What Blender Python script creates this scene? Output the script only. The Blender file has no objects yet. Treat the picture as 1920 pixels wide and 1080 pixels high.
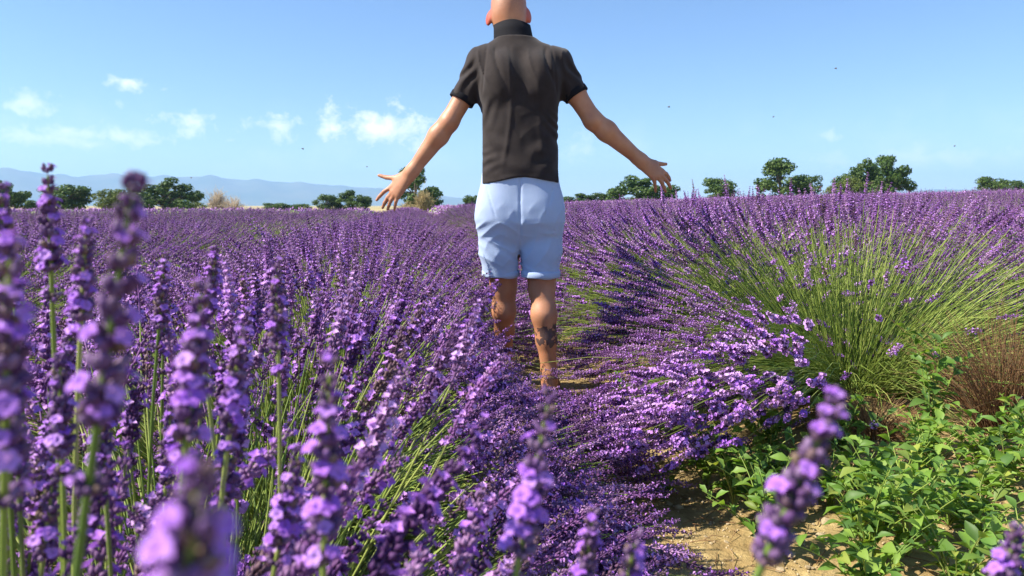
import bpy, math, random
import numpy as np

rng = np.random.default_rng(7)
random.seed(7)
S = bpy.context.scene
C = S.collection
rad = math.radians

# ------------------------------------------------------------------ camera
CAM = np.array((0.0, 0.0, 0.84))
cd = bpy.data.cameras.new('camera')
cam = bpy.data.objects.new('camera', cd)
C.objects.link(cam)
cam.location = CAM
cam.rotation_euler = (rad(90 - 6.3), 0, 0)
cd.sensor_width = 36
cd.lens = 26.25
cd.clip_start = 0.01
cd.clip_end = 30000
cd.dof.use_dof = True
cd.dof.focus_distance = 2.3
cd.dof.aperture_fstop = 9.0
S.camera = cam

# ------------------------------------------------------------------ light
SUN_EL = rad(45)
SUN_AZ = math.atan2(-1.0, -0.15)          # from the left and slightly behind the camera
SUN_DIR = (math.sin(SUN_AZ) * math.cos(SUN_EL), math.cos(SUN_AZ) * math.cos(SUN_EL), math.sin(SUN_EL))
ld = bpy.data.lights.new('sun', 'SUN')
ld.energy = 5.0
ld.angle = rad(0.53)
ld.color = (1.0, 0.93, 0.82)
sun = bpy.data.objects.new('sun', ld)
C.objects.link(sun)
from mathutils import Vector, Matrix, Quaternion
sun.rotation_euler = Vector(SUN_DIR).to_track_quat('Z', 'Y').to_euler()

W = bpy.data.worlds.new('World')
S.world = W
W.use_nodes = True
wt = W.node_tree
for n in list(wt.nodes):
    wt.nodes.remove(n)


class NT:
    """small helper for node trees"""
    def __init__(self, t):
        self.t = t

    def n(self, typ, **kw):
        nd = self.t.nodes.new(typ)
        for k, v in kw.items():
            if k.startswith('i_'):
                nd.inputs[k[2:].replace('_', ' ')].default_value = v
            else:
                setattr(nd, k, v)
        return nd

    def l(self, a, b):
        self.t.links.new(a, b)

    def m(self, op, a, b=None, c=None, clamp=False):
        nd = self.t.nodes.new('ShaderNodeMath')
        nd.operation = op
        nd.use_clamp = clamp
        for i, v in enumerate((a, b, c)):
            if v is None:
                continue
            if isinstance(v, (int, float)):
                nd.inputs[i].default_value = v
            else:
                self.t.links.new(v, nd.inputs[i])
        return nd.outputs[0]

    def ramp(self, fac, stops):
        nd = self.t.nodes.new('ShaderNodeValToRGB')
        el = nd.color_ramp.elements
        while len(el) < len(stops):
            el.new(0.5)
        for e, (p, c) in zip(el, stops):
            e.position = p
            e.color = (*c, 1) if len(c) == 3 else c
        self.t.links.new(fac, nd.inputs[0])
        return nd.outputs[0]

    def mix(self, fac, a, b, blend='MIX'):
        nd = self.t.nodes.new('ShaderNodeMix')
        nd.data_type = 'RGBA'
        nd.blend_type = blend
        for s, v in ((nd.inputs[0], fac), (nd.inputs[6], a), (nd.inputs[7], b)):
            if isinstance(v, (int, float)):
                s.default_value = v
            elif isinstance(v, tuple):
                s.default_value = (*v, 1)
            else:
                self.t.links.new(v, s)
        return nd.outputs[2]


w = NT(wt)
sky = w.n('ShaderNodeTexSky', sky_type='NISHITA')
sky.sun_disc = False
sky.sun_elevation = SUN_EL
sky.sun_rotation = SUN_AZ
sky.altitude = 600
sky.air_density = 1.0
sky.dust_density = 0.3
sky.ozone_density = 3.0
tc = w.n('ShaderNodeTexCoord')
sep = w.n('ShaderNodeSeparateXYZ')
w.l(tc.outputs['Generated'], sep.inputs[0])
az = w.m('ARCTAN2', sep.outputs[0], sep.outputs[1])
el = w.m('ARCSINE', sep.outputs[2])
cmb = w.n('ShaderNodeCombineXYZ')
w.l(w.m('MULTIPLY', az, 1.0), cmb.inputs[0])
w.l(w.m('MULTIPLY', el, 1.25), cmb.inputs[1])
noi = w.n('ShaderNodeTexNoise', i_Scale=36.0, i_Detail=8.0, i_Roughness=0.62, i_Distortion=0.25)
w.l(cmb.outputs[0], noi.inputs['Vector'])
noi2 = w.n('ShaderNodeTexNoise', i_Scale=7.0, i_Detail=6.0, i_Roughness=0.6)
w.l(cmb.outputs[0], noi2.inputs['Vector'])
# low fair-weather clouds: the ones seen, and a thin scatter of the same all round the horizon
CLOUDS = [(-0.464, 0.141, 0.034, 0.010, 1.0), (-0.563, 0.112, 0.036, 0.014, .75), (-0.478, 0.117, 0.010, 0.008, .55),
          (-0.398, 0.099, 0.040, 0.017, 1.0), (-0.296, 0.100, 0.042, 0.016, 1.0), (-0.170, 0.102, 0.105, 0.027, 1.3),
          (-0.50, 0.081, 0.13, 0.011, .75), (-0.54, 0.075, 0.10, 0.012, .6), (0.08, 0.075, 0.045, 0.020, .45),
          (0.395, 0.083, 0.02, 0.008, .6), (0.50, 0.055, 0.16, 0.014, .4), (0.16, 0.274, 0.012, 0.004, .8)]
tot = None
nz = w.m('MULTIPLY', w.m('SUBTRACT', noi.outputs[0], 0.5), 3.4)
for a0, e0, aw, eh, st in CLOUDS:
    dx = w.m('DIVIDE', w.m('SUBTRACT', az, a0), aw)
    dy = w.m('DIVIDE', w.m('SUBTRACT', el, e0), eh * 1.2)
    r = w.m('SQRT', w.m('ADD', w.m('MULTIPLY', dx, dx), w.m('MULTIPLY', dy, dy)))
    d = w.m('ADD', w.m('SUBTRACT', 0.8, r), nz)
    d = w.m('MULTIPLY', w.m('SMOOTH_MIN', w.m('MAXIMUM', d, 0.0), 1.0, 0.3), w.m('MULTIPLY', st, w.m('LESS_THAN', r, 3.0)))
    tot = d if tot is None else w.m('MAXIMUM', tot, d)
band = w.m('MULTIPLY', w.m('SUBTRACT', 1.0, w.m('DIVIDE', w.m('ABSOLUTE', w.m('SUBTRACT', el, 0.07)), 0.07), clamp=True),
           w.m('MULTIPLY', w.m('SUBTRACT', noi2.outputs[0], 0.50), 2.2, clamp=True))
tot = w.m('MULTIPLY', w.m('ADD', tot, w.m('MULTIPLY', band, 0.5)), 0.62, clamp=True)
skyc = w.mix(tot, w.mix(1.0, sky.outputs[0], (.80, .93, 1.08), 'MULTIPLY'), (10.6, 10.2, 10.8))
bg = w.n('ShaderNodeBackground', i_Strength=0.086)
w.l(skyc, bg.inputs[0])
wo = w.n('ShaderNodeOutputWorld')
w.l(bg.outputs[0], wo.inputs[0])

S.view_settings.view_transform = 'Standard'
S.view_settings.look = 'None'
S.view_settings.gamma = 1
S.view_settings.exposure = 1.0
S.view_settings.use_curve_mapping = False
S.render.engine = 'CYCLES'
S.cycles.use_denoising = True
S.cycles.max_bounces = 7
S.cycles.diffuse_bounces = 3
S.cycles.transmission_bounces = 3
S.cycles.volume_bounces = 1
S.cycles.transparent_max_bounces = 6
S.cycles.sample_clamp_indirect = 6

# ------------------------------------------------------------------ mesh helpers
def mesh_np(name, V, F, mats, midx=None, smooth=False, attrs=None):
    """numpy verts (n,3) and faces (m,3|4) -> mesh datablock"""
    V = np.ascontiguousarray(V, dtype=np.float32)
    F = np.ascontiguousarray(F, dtype=np.int32)
    me = bpy.data.meshes.new(name)
    k = F.shape[1]
    me.vertices.add(len(V))
    me.vertices.foreach_set('co', V.ravel())
    me.loops.add(F.size)
    me.loops.foreach_set('vertex_index', F.ravel())
    me.polygons.add(len(F))
    me.polygons.foreach_set('loop_start', np.arange(0, F.size, k, dtype=np.int32))
    me.polygons.foreach_set('loop_total', np.full(len(F), k, dtype=np.int32))
    for m in mats:
        me.materials.append(m)
    if midx is not None:
        me.polygons.foreach_set('material_index', np.ascontiguousarray(midx, dtype=np.int32))
    if smooth:
        me.polygons.foreach_set('use_smooth', np.ones(len(F), dtype=bool))
    me.update(calc_edges=True)
    for an, av in (attrs or {}).items():
        at = me.attributes.new(an, 'FLOAT', 'POINT')
        at.data.foreach_set('value', np.ascontiguousarray(av, dtype=np.float32))
    return me


def obj(name, me, parent=None, loc=(0, 0, 0)):
    o = bpy.data.objects.new(name, me)
    C.objects.link(o)
    if parent is not None:
        o.parent = parent
    o.location = loc
    return o


def tag(o, label, cat, group=None, kind=None):
    if label:
        o['label'] = label
    if cat:
        o['category'] = cat
    if group:
        o['group'] = group
    if kind:
        o['kind'] = kind
    return o


def empty(name, loc):
    return obj(name, None, None, loc)


class Acc:
    """collects numpy pieces (triangles) into one mesh"""
    def __init__(self):
        self.V, self.F, self.M, self.T, self.n = [], [], [], [], 0

    def add(self, V, F, m=0, tint=None):
        V = np.asarray(V, dtype=np.float32)
        F = np.asarray(F, dtype=np.int64)
        self.V.append(V)
        self.F.append(F + self.n)
        self.M.append(np.full(len(F), m) if np.isscalar(m) else np.asarray(m))
        self.T.append(np.full(len(V), 0.0) if tint is None else np.broadcast_to(tint, (len(V),)))
        self.n += len(V)

    def arrays(self):
        return np.concatenate(self.V), np.concatenate(self.F), np.concatenate(self.M), np.concatenate(self.T)

    def mesh(self, name, mats, smooth=False, tint=True):
        V, F, M, T = self.arrays()
        return mesh_np(name, V, F, mats, M, smooth, {'tint': T} if tint else None)


def tubes(P, R, ns=3):
    """many tubes at once: P (n,k,3) polylines, R (n,k) radii -> verts, tris"""
    n, k, _ = P.shape
    T = np.gradient(P, axis=1)
    T /= np.linalg.norm(T, axis=2, keepdims=True) + 1e-9
    ref = np.where(np.abs(T[..., 2:3]) > 0.9, np.array((1.0, 0, 0)), np.array((0, 0, 1.0)))
    A = np.cross(T, ref)
    A /= np.linalg.norm(A, axis=2, keepdims=True) + 1e-9
    B = np.cross(T, A)
    ang = np.arange(ns) * 2 * np.pi / ns
    V = P[:, :, None, :] + R[:, :, None, None] * (np.cos(ang)[None, None, :, None] * A[:, :, None, :] + np.sin(ang)[None, None, :, None] * B[:, :, None, :])
    V = V.reshape(-1, 3)
    f = []
    for i in range(k - 1):
        for j in range(ns):
            a, b = i * ns + j, i * ns + (j + 1) % ns
            f += [(a, b, b + ns), (a, b + ns, a + ns)]
    f = np.array(f)
    F = (f[None] + (np.arange(n) * k * ns)[:, None, None]).reshape(-1, 3)
    return V, F


def frames(D, roll):
    """rotation matrices (n,3,3) whose z axis is D"""
    D = D / (np.linalg.norm(D, axis=1, keepdims=True) + 1e-9)
    ref = np.where(np.abs(D[:, 2:3]) > 0.95, np.array((1.0, 0, 0)), np.array((0, 0, 1.0)))
    X = np.cross(ref, D)
    X /= np.linalg.norm(X, axis=1, keepdims=True)
    Y = np.cross(D, X)
    c, s = np.cos(roll)[:, None], np.sin(roll)[:, None]
    return np.stack((c * X + s * Y, -s * X + c * Y, D), axis=2)


def sine_noise(P, seed, freq, n=9):
    r = np.random.default_rng(seed)
    out = 0
    for _ in range(n):
        d = r.normal(size=3)
        d = d / np.linalg.norm(d) * freq * r.uniform(.6, 1.5)
        out = out + np.sin(P[..., 0] * d[0] + P[..., 1] * d[1] + P[..., 2] * d[2] + r.uniform(0, 6.28))
    return out / n


# ------------------------------------------------------------------ the lie of the land
YAW = rad(7.4)
UX, UY = -math.sin(YAW), math.cos(YAW)      # along the rows
VX, VY = math.cos(YAW), math.sin(YAW)       # across the rows, to the right


def RW(lat, along):
    return lat * VX + along * UX, lat * VY + along * UY


def lat_of(x, y):
    return x * VX + y * VY


def gz(x, y):
    """ground height: flat on the left, a gentle rise to the right"""
    q = (np.asarray(lat_of(x, y), dtype=float) - 1.2) / 0.6
    lin = 0.03 * 0.6 * np.logaddexp(0, np.minimum(q, 400))
    return 1.5 * np.tanh(lin / 1.5)


# ------------------------------------------------------------------ materials
def new_mat(name):
    m = bpy.data.materials.new(name)
    m.use_nodes = True
    t = m.node_tree
    t.nodes.remove(t.nodes['Principled BSDF'])
    return m, NT(t), t.nodes['Material Output']


def coat(name, col, rough=0.7, bump=None, var=None, spec=0.3, sheen=0):
    """principled with noise variation and bump in object space"""
    m, t, o = new_mat(name)
    b = t.n('ShaderNodeBsdfPrincipled')
    b.inputs['Roughness'].default_value = rough
    b.inputs['Specular IOR Level'].default_value = spec
    if sheen:
        b.inputs['Sheen Weight'].default_value = sheen
    tcn = t.n('ShaderNodeTexCoord')
    if var:
        c2, sc = var
        nn = t.n('ShaderNodeTexNoise', i_Scale=sc, i_Detail=5.0, i_Roughness=.6)
        t.l(tcn.outputs['Object'], nn.inputs['Vector'])
        c = t.mix(t.ramp(nn.outputs[0], [(.35, (0, 0, 0)), (.65, (1, 1, 1))]), col, c2)
        t.l(c, b.inputs['Base Color'])
    else:
        b.inputs['Base Color'].default_value = (*col, 1)
    if bump:
        sc, st, ds = bump
        nn = t.n('ShaderNodeTexNoise', i_Scale=sc, i_Detail=4.0)
        t.l(tcn.outputs['Object'], nn.inputs['Vector'])
        bp = t.n('ShaderNodeBump', i_Strength=st, i_Distance=ds)
        t.l(nn.outputs[0], bp.inputs['Height'])
        t.l(bp.outputs[0], b.inputs['Normal'])
    t.l(b.outputs[0], o.inputs[0])
    return m


def plant(name, cols, trans=0.35, rough=0.55, tcol=None, spec=.25):
    """thin plant tissue: colour varies from piece to piece, light shines through"""
    m, t, o = new_mat(name)
    at = t.n('ShaderNodeAttribute', attribute_name='tint')
    oi = t.n('ShaderNodeObjectInfo')
    fac = t.m('FRACT', t.m('ADD', at.outputs['Fac'], oi.outputs['Random']))
    k = len(cols)
    c = t.ramp(fac, [(i / (k - 1), q) for i, q in enumerate(cols)])
    b = t.n('ShaderNodeBsdfPrincipled')
    b.inputs['Roughness'].default_value = rough
    b.inputs['Specular IOR Level'].default_value = spec
    t.l(c, b.inputs['Base Color'])
    tr = t.n('ShaderNodeBsdfTranslucent')
    if tcol:
        t.l(t.mix(1.0, c, tcol, 'MULTIPLY'), tr.inputs[0])
    else:
        t.l(c, tr.inputs[0])
    mx = t.n('ShaderNodeMixShader')
    mx.inputs[0].default_value = trans
    t.l(b.outputs[0], mx.inputs[1])
    t.l(tr.outputs[0], mx.inputs[2])
    t.l(mx.outputs[0], o.inputs[0])
    return m


M_CALYX = plant('lavender calyx', [(.045, .014, .065), (.27, .11, .32), (.08, .026, .115), (.48, .27, .50), (.11, .04, .14), (.20, .13, .12)], .08, .6)
M_CALYX_NEAR = plant('lavender calyx close up', [(.10, .04, .13), (.22, .11, .29), (.14, .08, .15), (.30, .19, .33), (.12, .05, .16), (.25, .17, .12)], .15, .65)
M_PETAL_NEAR = plant('lavender petal close up', [(.46, .16, .76), (.58, .27, .84), (.40, .13, .74), (.66, .36, .86), (.50, .20, .80)], .32, .55)
M_PETAL = plant('lavender petal', [(.52, .21, .77), (.70, .38, .86), (.44, .15, .75), (.76, .47, .87), (.58, .25, .80)], .22, .55)
M_STEM = plant('lavender stem', [(.15, .24, .04), (.30, .39, .07), (.11, .19, .04), (.40, .45, .12), (.24, .34, .06)], .1, .5)
M_LEAF = plant('weed leaf', [(.11, .22, .03), (.19, .33, .045), (.08, .17, .04), (.28, .42, .07), (.14, .27, .05), (.07, .15, .03), (.38, .44, .08)], .38, .5, (1.2, 1.25, .5), .35)
M_DRY = plant('dry stalk', [(.22, .11, .05), (.33, .19, .09), (.16, .075, .035), (.42, .28, .14)], .1, .8)
M_STRAW = plant('straw', [(.50, .38, .18), (.62, .50, .28), (.42, .31, .14)], .25, .8)
M_TLEAF = plant('oak leaf', [(.055, .105, .022), (.10, .165, .032), (.04, .08, .022), (.135, .20, .045), (.06, .12, .03)], .3, .5)
M_TLEAF2 = plant('yellow green leaf', [(.13, .17, .035), (.17, .20, .045), (.10, .15, .03), (.20, .22, .06)], .3, .5)
M_PALE = plant('pale dry twig', [(.62, .52, .40), (.72, .62, .48), (.52, .43, .33)], .2, .8)
M_BARK = coat('bark', (.09, .07, .05), .9, (25, .6, .05), ((.15, .12, .09), 8))
M_SHIRT = coat('charcoal pique cotton', (.025, .0185, .017), .85, (260, .35, .002), ((.033, .025, .023), 30), .2, .15)
M_RIB = coat('black ribbed knit', (.010, .010, .013), .85, (300, .4, .002), None, .2)
M_SHORTS = coat('pale blue cotton twill', (.38, .48, .66), .8, (180, .25, .002), ((.41, .50, .68), 25), .2, .1)
M_SOLE = coat('tan leather', (.24, .10, .04), .6, (60, .3, .003), ((.30, .14, .06), 20))
M_EYE = coat('eye white', (.8, .78, .75), .2)

# skin, with a dark inked patch on the back of the right calf
M_SKIN, t, o = new_mat('tanned skin')
b = t.n('ShaderNodeBsdfPrincipled')
tcn = t.n('ShaderNodeTexCoord')
n1 = t.n('ShaderNodeTexNoise', i_Scale=14.0, i_Detail=4.0)
t.l(tcn.outputs['Object'], n1.inputs['Vector'])
c = t.mix(t.ramp(n1.outputs[0], [(.35, (0, 0, 0)), (.7, (1, 1, 1))]), (.46, .20, .10), (.56, .275, .15))
sp = t.n('ShaderNodeSeparateXYZ')
t.l(tcn.outputs['Object'], sp.inputs[0])
ix = t.m('DIVIDE', t.m('SUBTRACT', sp.outputs[0], .128), .055)
iz = t.m('DIVIDE', t.m('SUBTRACT', sp.outputs[2], .285), .052)
ir = t.m('SUBTRACT', 1.0, t.m('SQRT', t.m('ADD', t.m('MULTIPLY', ix, ix), t.m('MULTIPLY', iz, iz))))
n2 = t.n('ShaderNodeTexNoise', i_Scale=42.0, i_Detail=2.0)
t.l(tcn.outputs['Object'], n2.inputs['Vector'])
ink = t.m('MULTIPLY', t.m('MULTIPLY', t.m('ADD', ir, t.m('MULTIPLY', t.m('SUBTRACT', n2.outputs[0], .5), 4.5)), 5.0, clamp=True),
          t.m('MULTIPLY', t.m('GREATER_THAN', ir, -.15), .85))
ex = t.m('ABSOLUTE', t.m('ADD', sp.outputs[0], .05))
earm = t.m('MULTIPLY', t.m('MULTIPLY', t.m('SUBTRACT', ex, .070), 90.0, clamp=True), t.m('MULTIPLY', t.m('SUBTRACT', sp.outputs[2], 1.60), 60.0, clamp=True))
earm = t.m('MULTIPLY', earm, t.m('LESS_THAN', ex, .12))
c = t.mix(t.m('MULTIPLY', earm, .85), c, (.50, .075, .045))
n5 = t.n('ShaderNodeTexNoise', i_Scale=420.0, i_Detail=2.0)
t.l(tcn.outputs['Object'], n5.inputs['Vector'])
stub = t.m('MULTIPLY', t.m('MULTIPLY', t.m('SUBTRACT', sp.outputs[2], 1.665), 22.0, clamp=True), t.m('MULTIPLY', t.m('SUBTRACT', n5.outputs[0], .40), 5.0, clamp=True))
c = t.mix(t.m('MULTIPLY', stub, .55), c, (.16, .10, .08))
n6 = t.n('ShaderNodeTexNoise', i_Scale=55.0, i_Detail=5.0, i_Roughness=.7)
t.l(tcn.outputs['Object'], n6.inputs['Vector'])
c = t.mix(t.m('MULTIPLY', t.m('SUBTRACT', n6.outputs[0], .45), .9, clamp=True), c, (.48, .16, .09))
c = t.mix(ink, c, (.03, .03, .04))
t.l(c, b.inputs['Base Color'])
b.inputs['Roughness'].default_value = .5
b.inputs['Subsurface Weight'].default_value = .15
b.inputs['Subsurface Radius'].default_value = (.02, .007, .004)
b.inputs['Subsurface Scale'].default_value = .6
n3 = t.n('ShaderNodeTexNoise', i_Scale=120.0, i_Detail=3.0)
t.l(tcn.outputs['Object'], n3.inputs['Vector'])
bp = t.n('ShaderNodeBump', i_Strength=.2, i_Distance=.002)
t.l(n3.outputs[0], bp.inputs['Height'])
t.l(bp.outputs[0], b.inputs['Normal'])
t.l(b.outputs[0], o.inputs[0])

# soil: ochre, stony; straw coloured beyond the lavender
M_SOIL, t, o = new_mat('ochre soil')
b = t.n('ShaderNodeBsdfPrincipled')
b.inputs['Roughness'].default_value = .95
b.inputs['Specular IOR Level'].default_value = .15
ge = t.n('ShaderNodeNewGeometry')
n1 = t.n('ShaderNodeTexNoise', i_Scale=9.0, i_Detail=8.0, i_Roughness=.7)
n2 = t.n('ShaderNodeTexVoronoi', i_Scale=24.0, i_Randomness=1.0)
n3 = t.n('ShaderNodeTexNoise', i_Scale=.02, i_Detail=5.0)
for q in (n1, n2, n3):
    t.l(ge.outputs['Position'], q.inputs['Vector'])
c = t.ramp(n1.outputs[0], [(.3, (.32, .21, .08)), (.55, (.55, .41, .18)), (.75, (.70, .56, .29))])
c = t.mix(t.ramp(n2.outputs['Distance'], [(.0, (1, 1, 1)), (.5, (.6, .6, .6))]), (.20, .13, .06), c)
vl = t.n('ShaderNodeVectorMath', operation='LENGTH')
t.l(ge.outputs['Position'], vl.inputs[0])
far = t.m('DIVIDE', t.m('SUBTRACT', vl.outputs['Value'], 45.0), 20.0, clamp=True)
c = t.mix(far, c, t.ramp(n3.outputs[0], [(.35, (.50, .37, .19)), (.5, (.44, .36, .18)), (.62, (.17, .20, .07))]))
t.l(c, b.inputs['Base Color'])
bp = t.n('ShaderNodeBump', i_Strength=.8, i_Distance=.03)
t.l(t.m('ADD', t.m('MULTIPLY', n1.outputs[0], 1.6), t.m('MULTIPLY', n2.outputs['Distance'], .35)), bp.inputs['Height'])
t.l(bp.outputs[0], b.inputs['Normal'])
t.l(b.outputs[0], o.inputs[0])
M_STONE = coat('pale limestone', (.55, .45, .29), .9, (40, .5, .01), ((.42, .31, .17), 12))
M_HILL = coat('wooded hillside', (.055, .085, .035), .95, None, ((.13, .13, .07), .004))

# ------------------------------------------------------------------ ground and hills
def axis_coords(n, near, far_):
    s = np.linspace(-1, 1, n)
    k = 9.5
    return np.sinh(s * k) / math.sinh(k) * far_ + s * near


gx = axis_coords(261, 3.2, 6990)
gy = axis_coords(261, 3.2, 6990) + 2.0
X, Y = np.meshgrid(gx, gy, indexing='ij')
Z = gz(X, Y)
P = np.stack((X, Y, np.zeros_like(X)), -1)
nearf = np.exp(-((X ** 2 + (Y - 2) ** 2) / 60))
Z = Z + nearf * (.018 * sine_noise(P, 1, 9) + .012 * sine_noise(P, 2, 30))
rowph = (lat_of(X, Y) - 0.56) / 2.36 * 2 * np.pi
Z = Z - np.exp(-((X ** 2 + Y ** 2) / 1800)) * .03 * (np.cos(rowph) * .5 + .5)
idx = np.arange(261 * 261).reshape(261, 261)
F = np.stack((idx[:-1, :-1], idx[1:, :-1], idx[1:, 1:], idx[:-1, 1:]), -1).reshape(-1, 4)
ground = obj('ground', mesh_np('ground', np.stack((X, Y, Z), -1).reshape(-1, 3), F, [M_SOIL], smooth=True))
ground['kind'] = 'structure'


def ground_z(x, y):
    z = float(gz(x, y))
    z += math.exp(-((x * x + (y - 2) ** 2) / 60)) * (.018 * float(sine_noise(np.array((x, y, 0.)), 1, 9)) + .012 * float(sine_noise(np.array((x, y, 0.)), 2, 30)))
    return z - math.exp(-((x * x + y * y) / 1800)) * .03 * (math.cos((lat_of(x, y) - .56) / 2.36 * 2 * math.pi) * .5 + .5)


# a long blue ridge on the horizon, lower towards the right
azs = np.linspace(-1.25, 1.25, 420)
prof_az = [-1.25, -.9, -.686, -.643, -.579, -.543, -.471, -.40, -.364, -.257, -.186, -.114, -.064, .03, .12, .30, .6, .9, 1.25]
prof_h = [52, 50, 56, 53, 46, 52, 48, 50, 47, 38, 33, 23, 13, 5, 4, 16, 26, 30, 24]
ah = np.arctan(np.array(prof_az))
hh = np.interp(azs, ah, prof_h) / 1400 * 5600
hh = hh + 2.6 * np.sin(azs * 41) + 1.8 * np.sin(azs * 97 + 1) + .9 * np.sin(azs * 230)
ts = np.linspace(0, 1, 22)
V = []
for a_, h_ in zip(azs, hh):
    for t_ in ts:
        R_ = 4700 + 1500 * t_
        e = math.sin(min(t_ / .6, 1) * math.pi / 2) ** 1.4 if t_ < .6 else math.cos((t_ - .6) / .4 * math.pi / 2) ** .8
        bump_ = 1 + .10 * math.sin(a_ * 120 + t_ * 6) * math.sin(t_ * math.pi) * (1 - abs(t_ - .6))
        V.append((R_ * math.sin(a_), R_ * math.cos(a_), 1.5 + max(h_, 2) * e * (bump_ if t_ < .55 else 1) * R_ / 5600 - 3))
idx = np.arange(420 * 22).reshape(420, 22)
F = np.stack((idx[:-1, :-1], idx[:-1, 1:], idx[1:, 1:], idx[1:, :-1]), -1).reshape(-1, 4)
hills = obj('hills', mesh_np('hills', np.array(V), F, [M_HILL], smooth=True))
hills['kind'] = 'structure'
# ------------------------------------------------------------------ lavender
def spindle(L, r, ns, full=False):
    """pointed tube: a calyx"""
    an = np.arange(ns) * 2 * np.pi / ns
    if full:
        rings = [(.12, .55), (.45, 1.0), (.85, .85)]
    else:
        rings = [(.5, 1.0)]
    V = [(0, 0, 0)]
    for z, k in rings:
        V += [(r * k * math.cos(a), r * k * math.sin(a), z * L) for a in an]
    V.append((0, 0, L))
    F = []
    for j in range(ns):
        F.append((0, 1 + (j + 1) % ns, 1 + j))
    for i in range(len(rings) - 1):
        for j in range(ns):
            a, b_ = 1 + i * ns + j, 1 + i * ns + (j + 1) % ns
            F += [(a, b_, b_ + ns), (a, b_ + ns, a + ns)]
    o_ = 1 + (len(rings) - 1) * ns
    for j in range(ns):
        F.append((o_ + j, o_ + (j + 1) % ns, len(V) - 1))
    return np.array(V), np.array(F)


def corolla(r, npet, kite=True, r_=None):
    """open two-lipped flower seen as a ring of petals"""
    V, F = [(0, 0, -r * .3)], []
    for i in range(npet):
        a = i * 2 * math.pi / npet
        k = 1.25 if i < 2 else 1.0
        h = math.pi / npet * .95
        i0 = len(V)
        V += [(r * .62 * k * math.cos(a - h), r * .62 * k * math.sin(a - h), r * .35), (r * k * math.cos(a), r * k * math.sin(a), r * .28),
              (r * .62 * k * math.cos(a + h), r * .62 * k * math.sin(a + h), r * .35)]
        if kite:
            F += [(0, i0, i0 + 1), (0, i0 + 1, i0 + 2)]
        else:
            F += [(0, i0, i0 + 2)]
    return np.array(V), np.array(F)


def spike_layout(r, L, nwh, ncal, pfl):
    """where the calyces of one flower spike sit: list of (pos, dir, scale, is_open)"""
    out = []
    zs = np.linspace(0.0, 1.0, nwh)
    zs[1:] = zs[1:] * .90 + .10
    zs[0] = -.06 if r.random() < .5 else .03
    for i, z in enumerate(zs):
        prof = (.78 + .35 * math.sin(math.pi * min(max(z, 0) * 1.05, 1))) * (1 - .30 * max(z, 0))
        nc = max(3, int(round(ncal * (1 - .4 * max(z, 0)))))
        ph = r.uniform(0, 6.28)
        for j in range(nc):
            a = ph + j * 2 * math.pi / nc + r.uniform(-.2, .2)
            tilt = rad(r.uniform(28, 62)) * (1 - .45 * max(z, 0))
            d = (math.sin(tilt) * math.cos(a), math.sin(tilt) * math.sin(a), math.cos(tilt))
            p = (.0016 * math.cos(a), .0016 * math.sin(a), z * L + r.uniform(-.0025, .0025))
            out.append((p, d, prof * r.uniform(.85, 1.15), r.random() < pfl))
    return out


def spike(seed, L=.075, nwh=8, ncal=9, pfl=.33, lod=0):
    """one flower spike along +z, as triangles; material 0 calyx, 1 petal"""
    r = random.Random(seed)
    cal = spindle(.0092, .0022, 4 if lod == 0 else 3)
    if lod >= 2:
        cal = (cal[0] * np.array((1.75, 1.75, 1.35)), cal[1])
    cor = corolla(.0044 if lod == 0 else (.0050 if lod == 1 else .0066), 4 if lod == 0 else 3, lod == 0)
    ac = Acc()
    lay = spike_layout(r, L, nwh, ncal, pfl)
    for p, d, s, op in lay:
        Rm = frames(np.array([d]), np.array([r.uniform(0, 6.28)]))[0]
        ac.add((cal[0] * s) @ Rm.T + np.array(p), cal[1], 0)
        if op:
            ac.add((cor[0] * s) @ Rm.T + np.array(p) + Rm[:, 2] * .0088 * s, cor[1], 1)
    V, F = tubes(np.array([[(0, 0, -.004), (0, 0, L * .5), (0, 0, L)]], float), np.array([[.0013, .0012, .0006]]), 3)
    ac.add(V, F, 0)
    return ac.arrays()[:3]


SPK_HI = [spike(100 + i, .064 + .0065 * i, 9 + i // 2, 10, .18 + .06 * (i % 4)) for i in range(7)]
SPK_MD = [spike(200 + i, .064 + .009 * i, 8 + i // 2, 6, .28, 1) for i in range(5)]
SPK_LO = [spike(300 + i, .068 + .010 * i, 6, 4, .38, 2) for i in range(4)]
SPK_FAR = [spike(400 + i, .070 + .012 * i, 4, 3, .38, 2) for i in range(3)]
HI_MESH = [mesh_np('flower_spike', V, F, [M_CALYX, M_PETAL], M) for V, F, M in SPK_HI]

LEGS = [((.133, 3.30, .5), (.14, 3.28, 0)), ((-.04, 3.40, .5), (-.03, 3.57, 0)), ((.185, 3.47, .02), (-.06, 3.77, .02))]


def seg_dist(P, a, b_):
    a, b_ = np.array(a), np.array(b_)
    ba = b_ - a
    t_ = np.clip(((P - a) @ ba) / (ba @ ba), 0, 1)
    return np.linalg.norm(P - a - t_[..., None] * ba, axis=-1)


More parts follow.
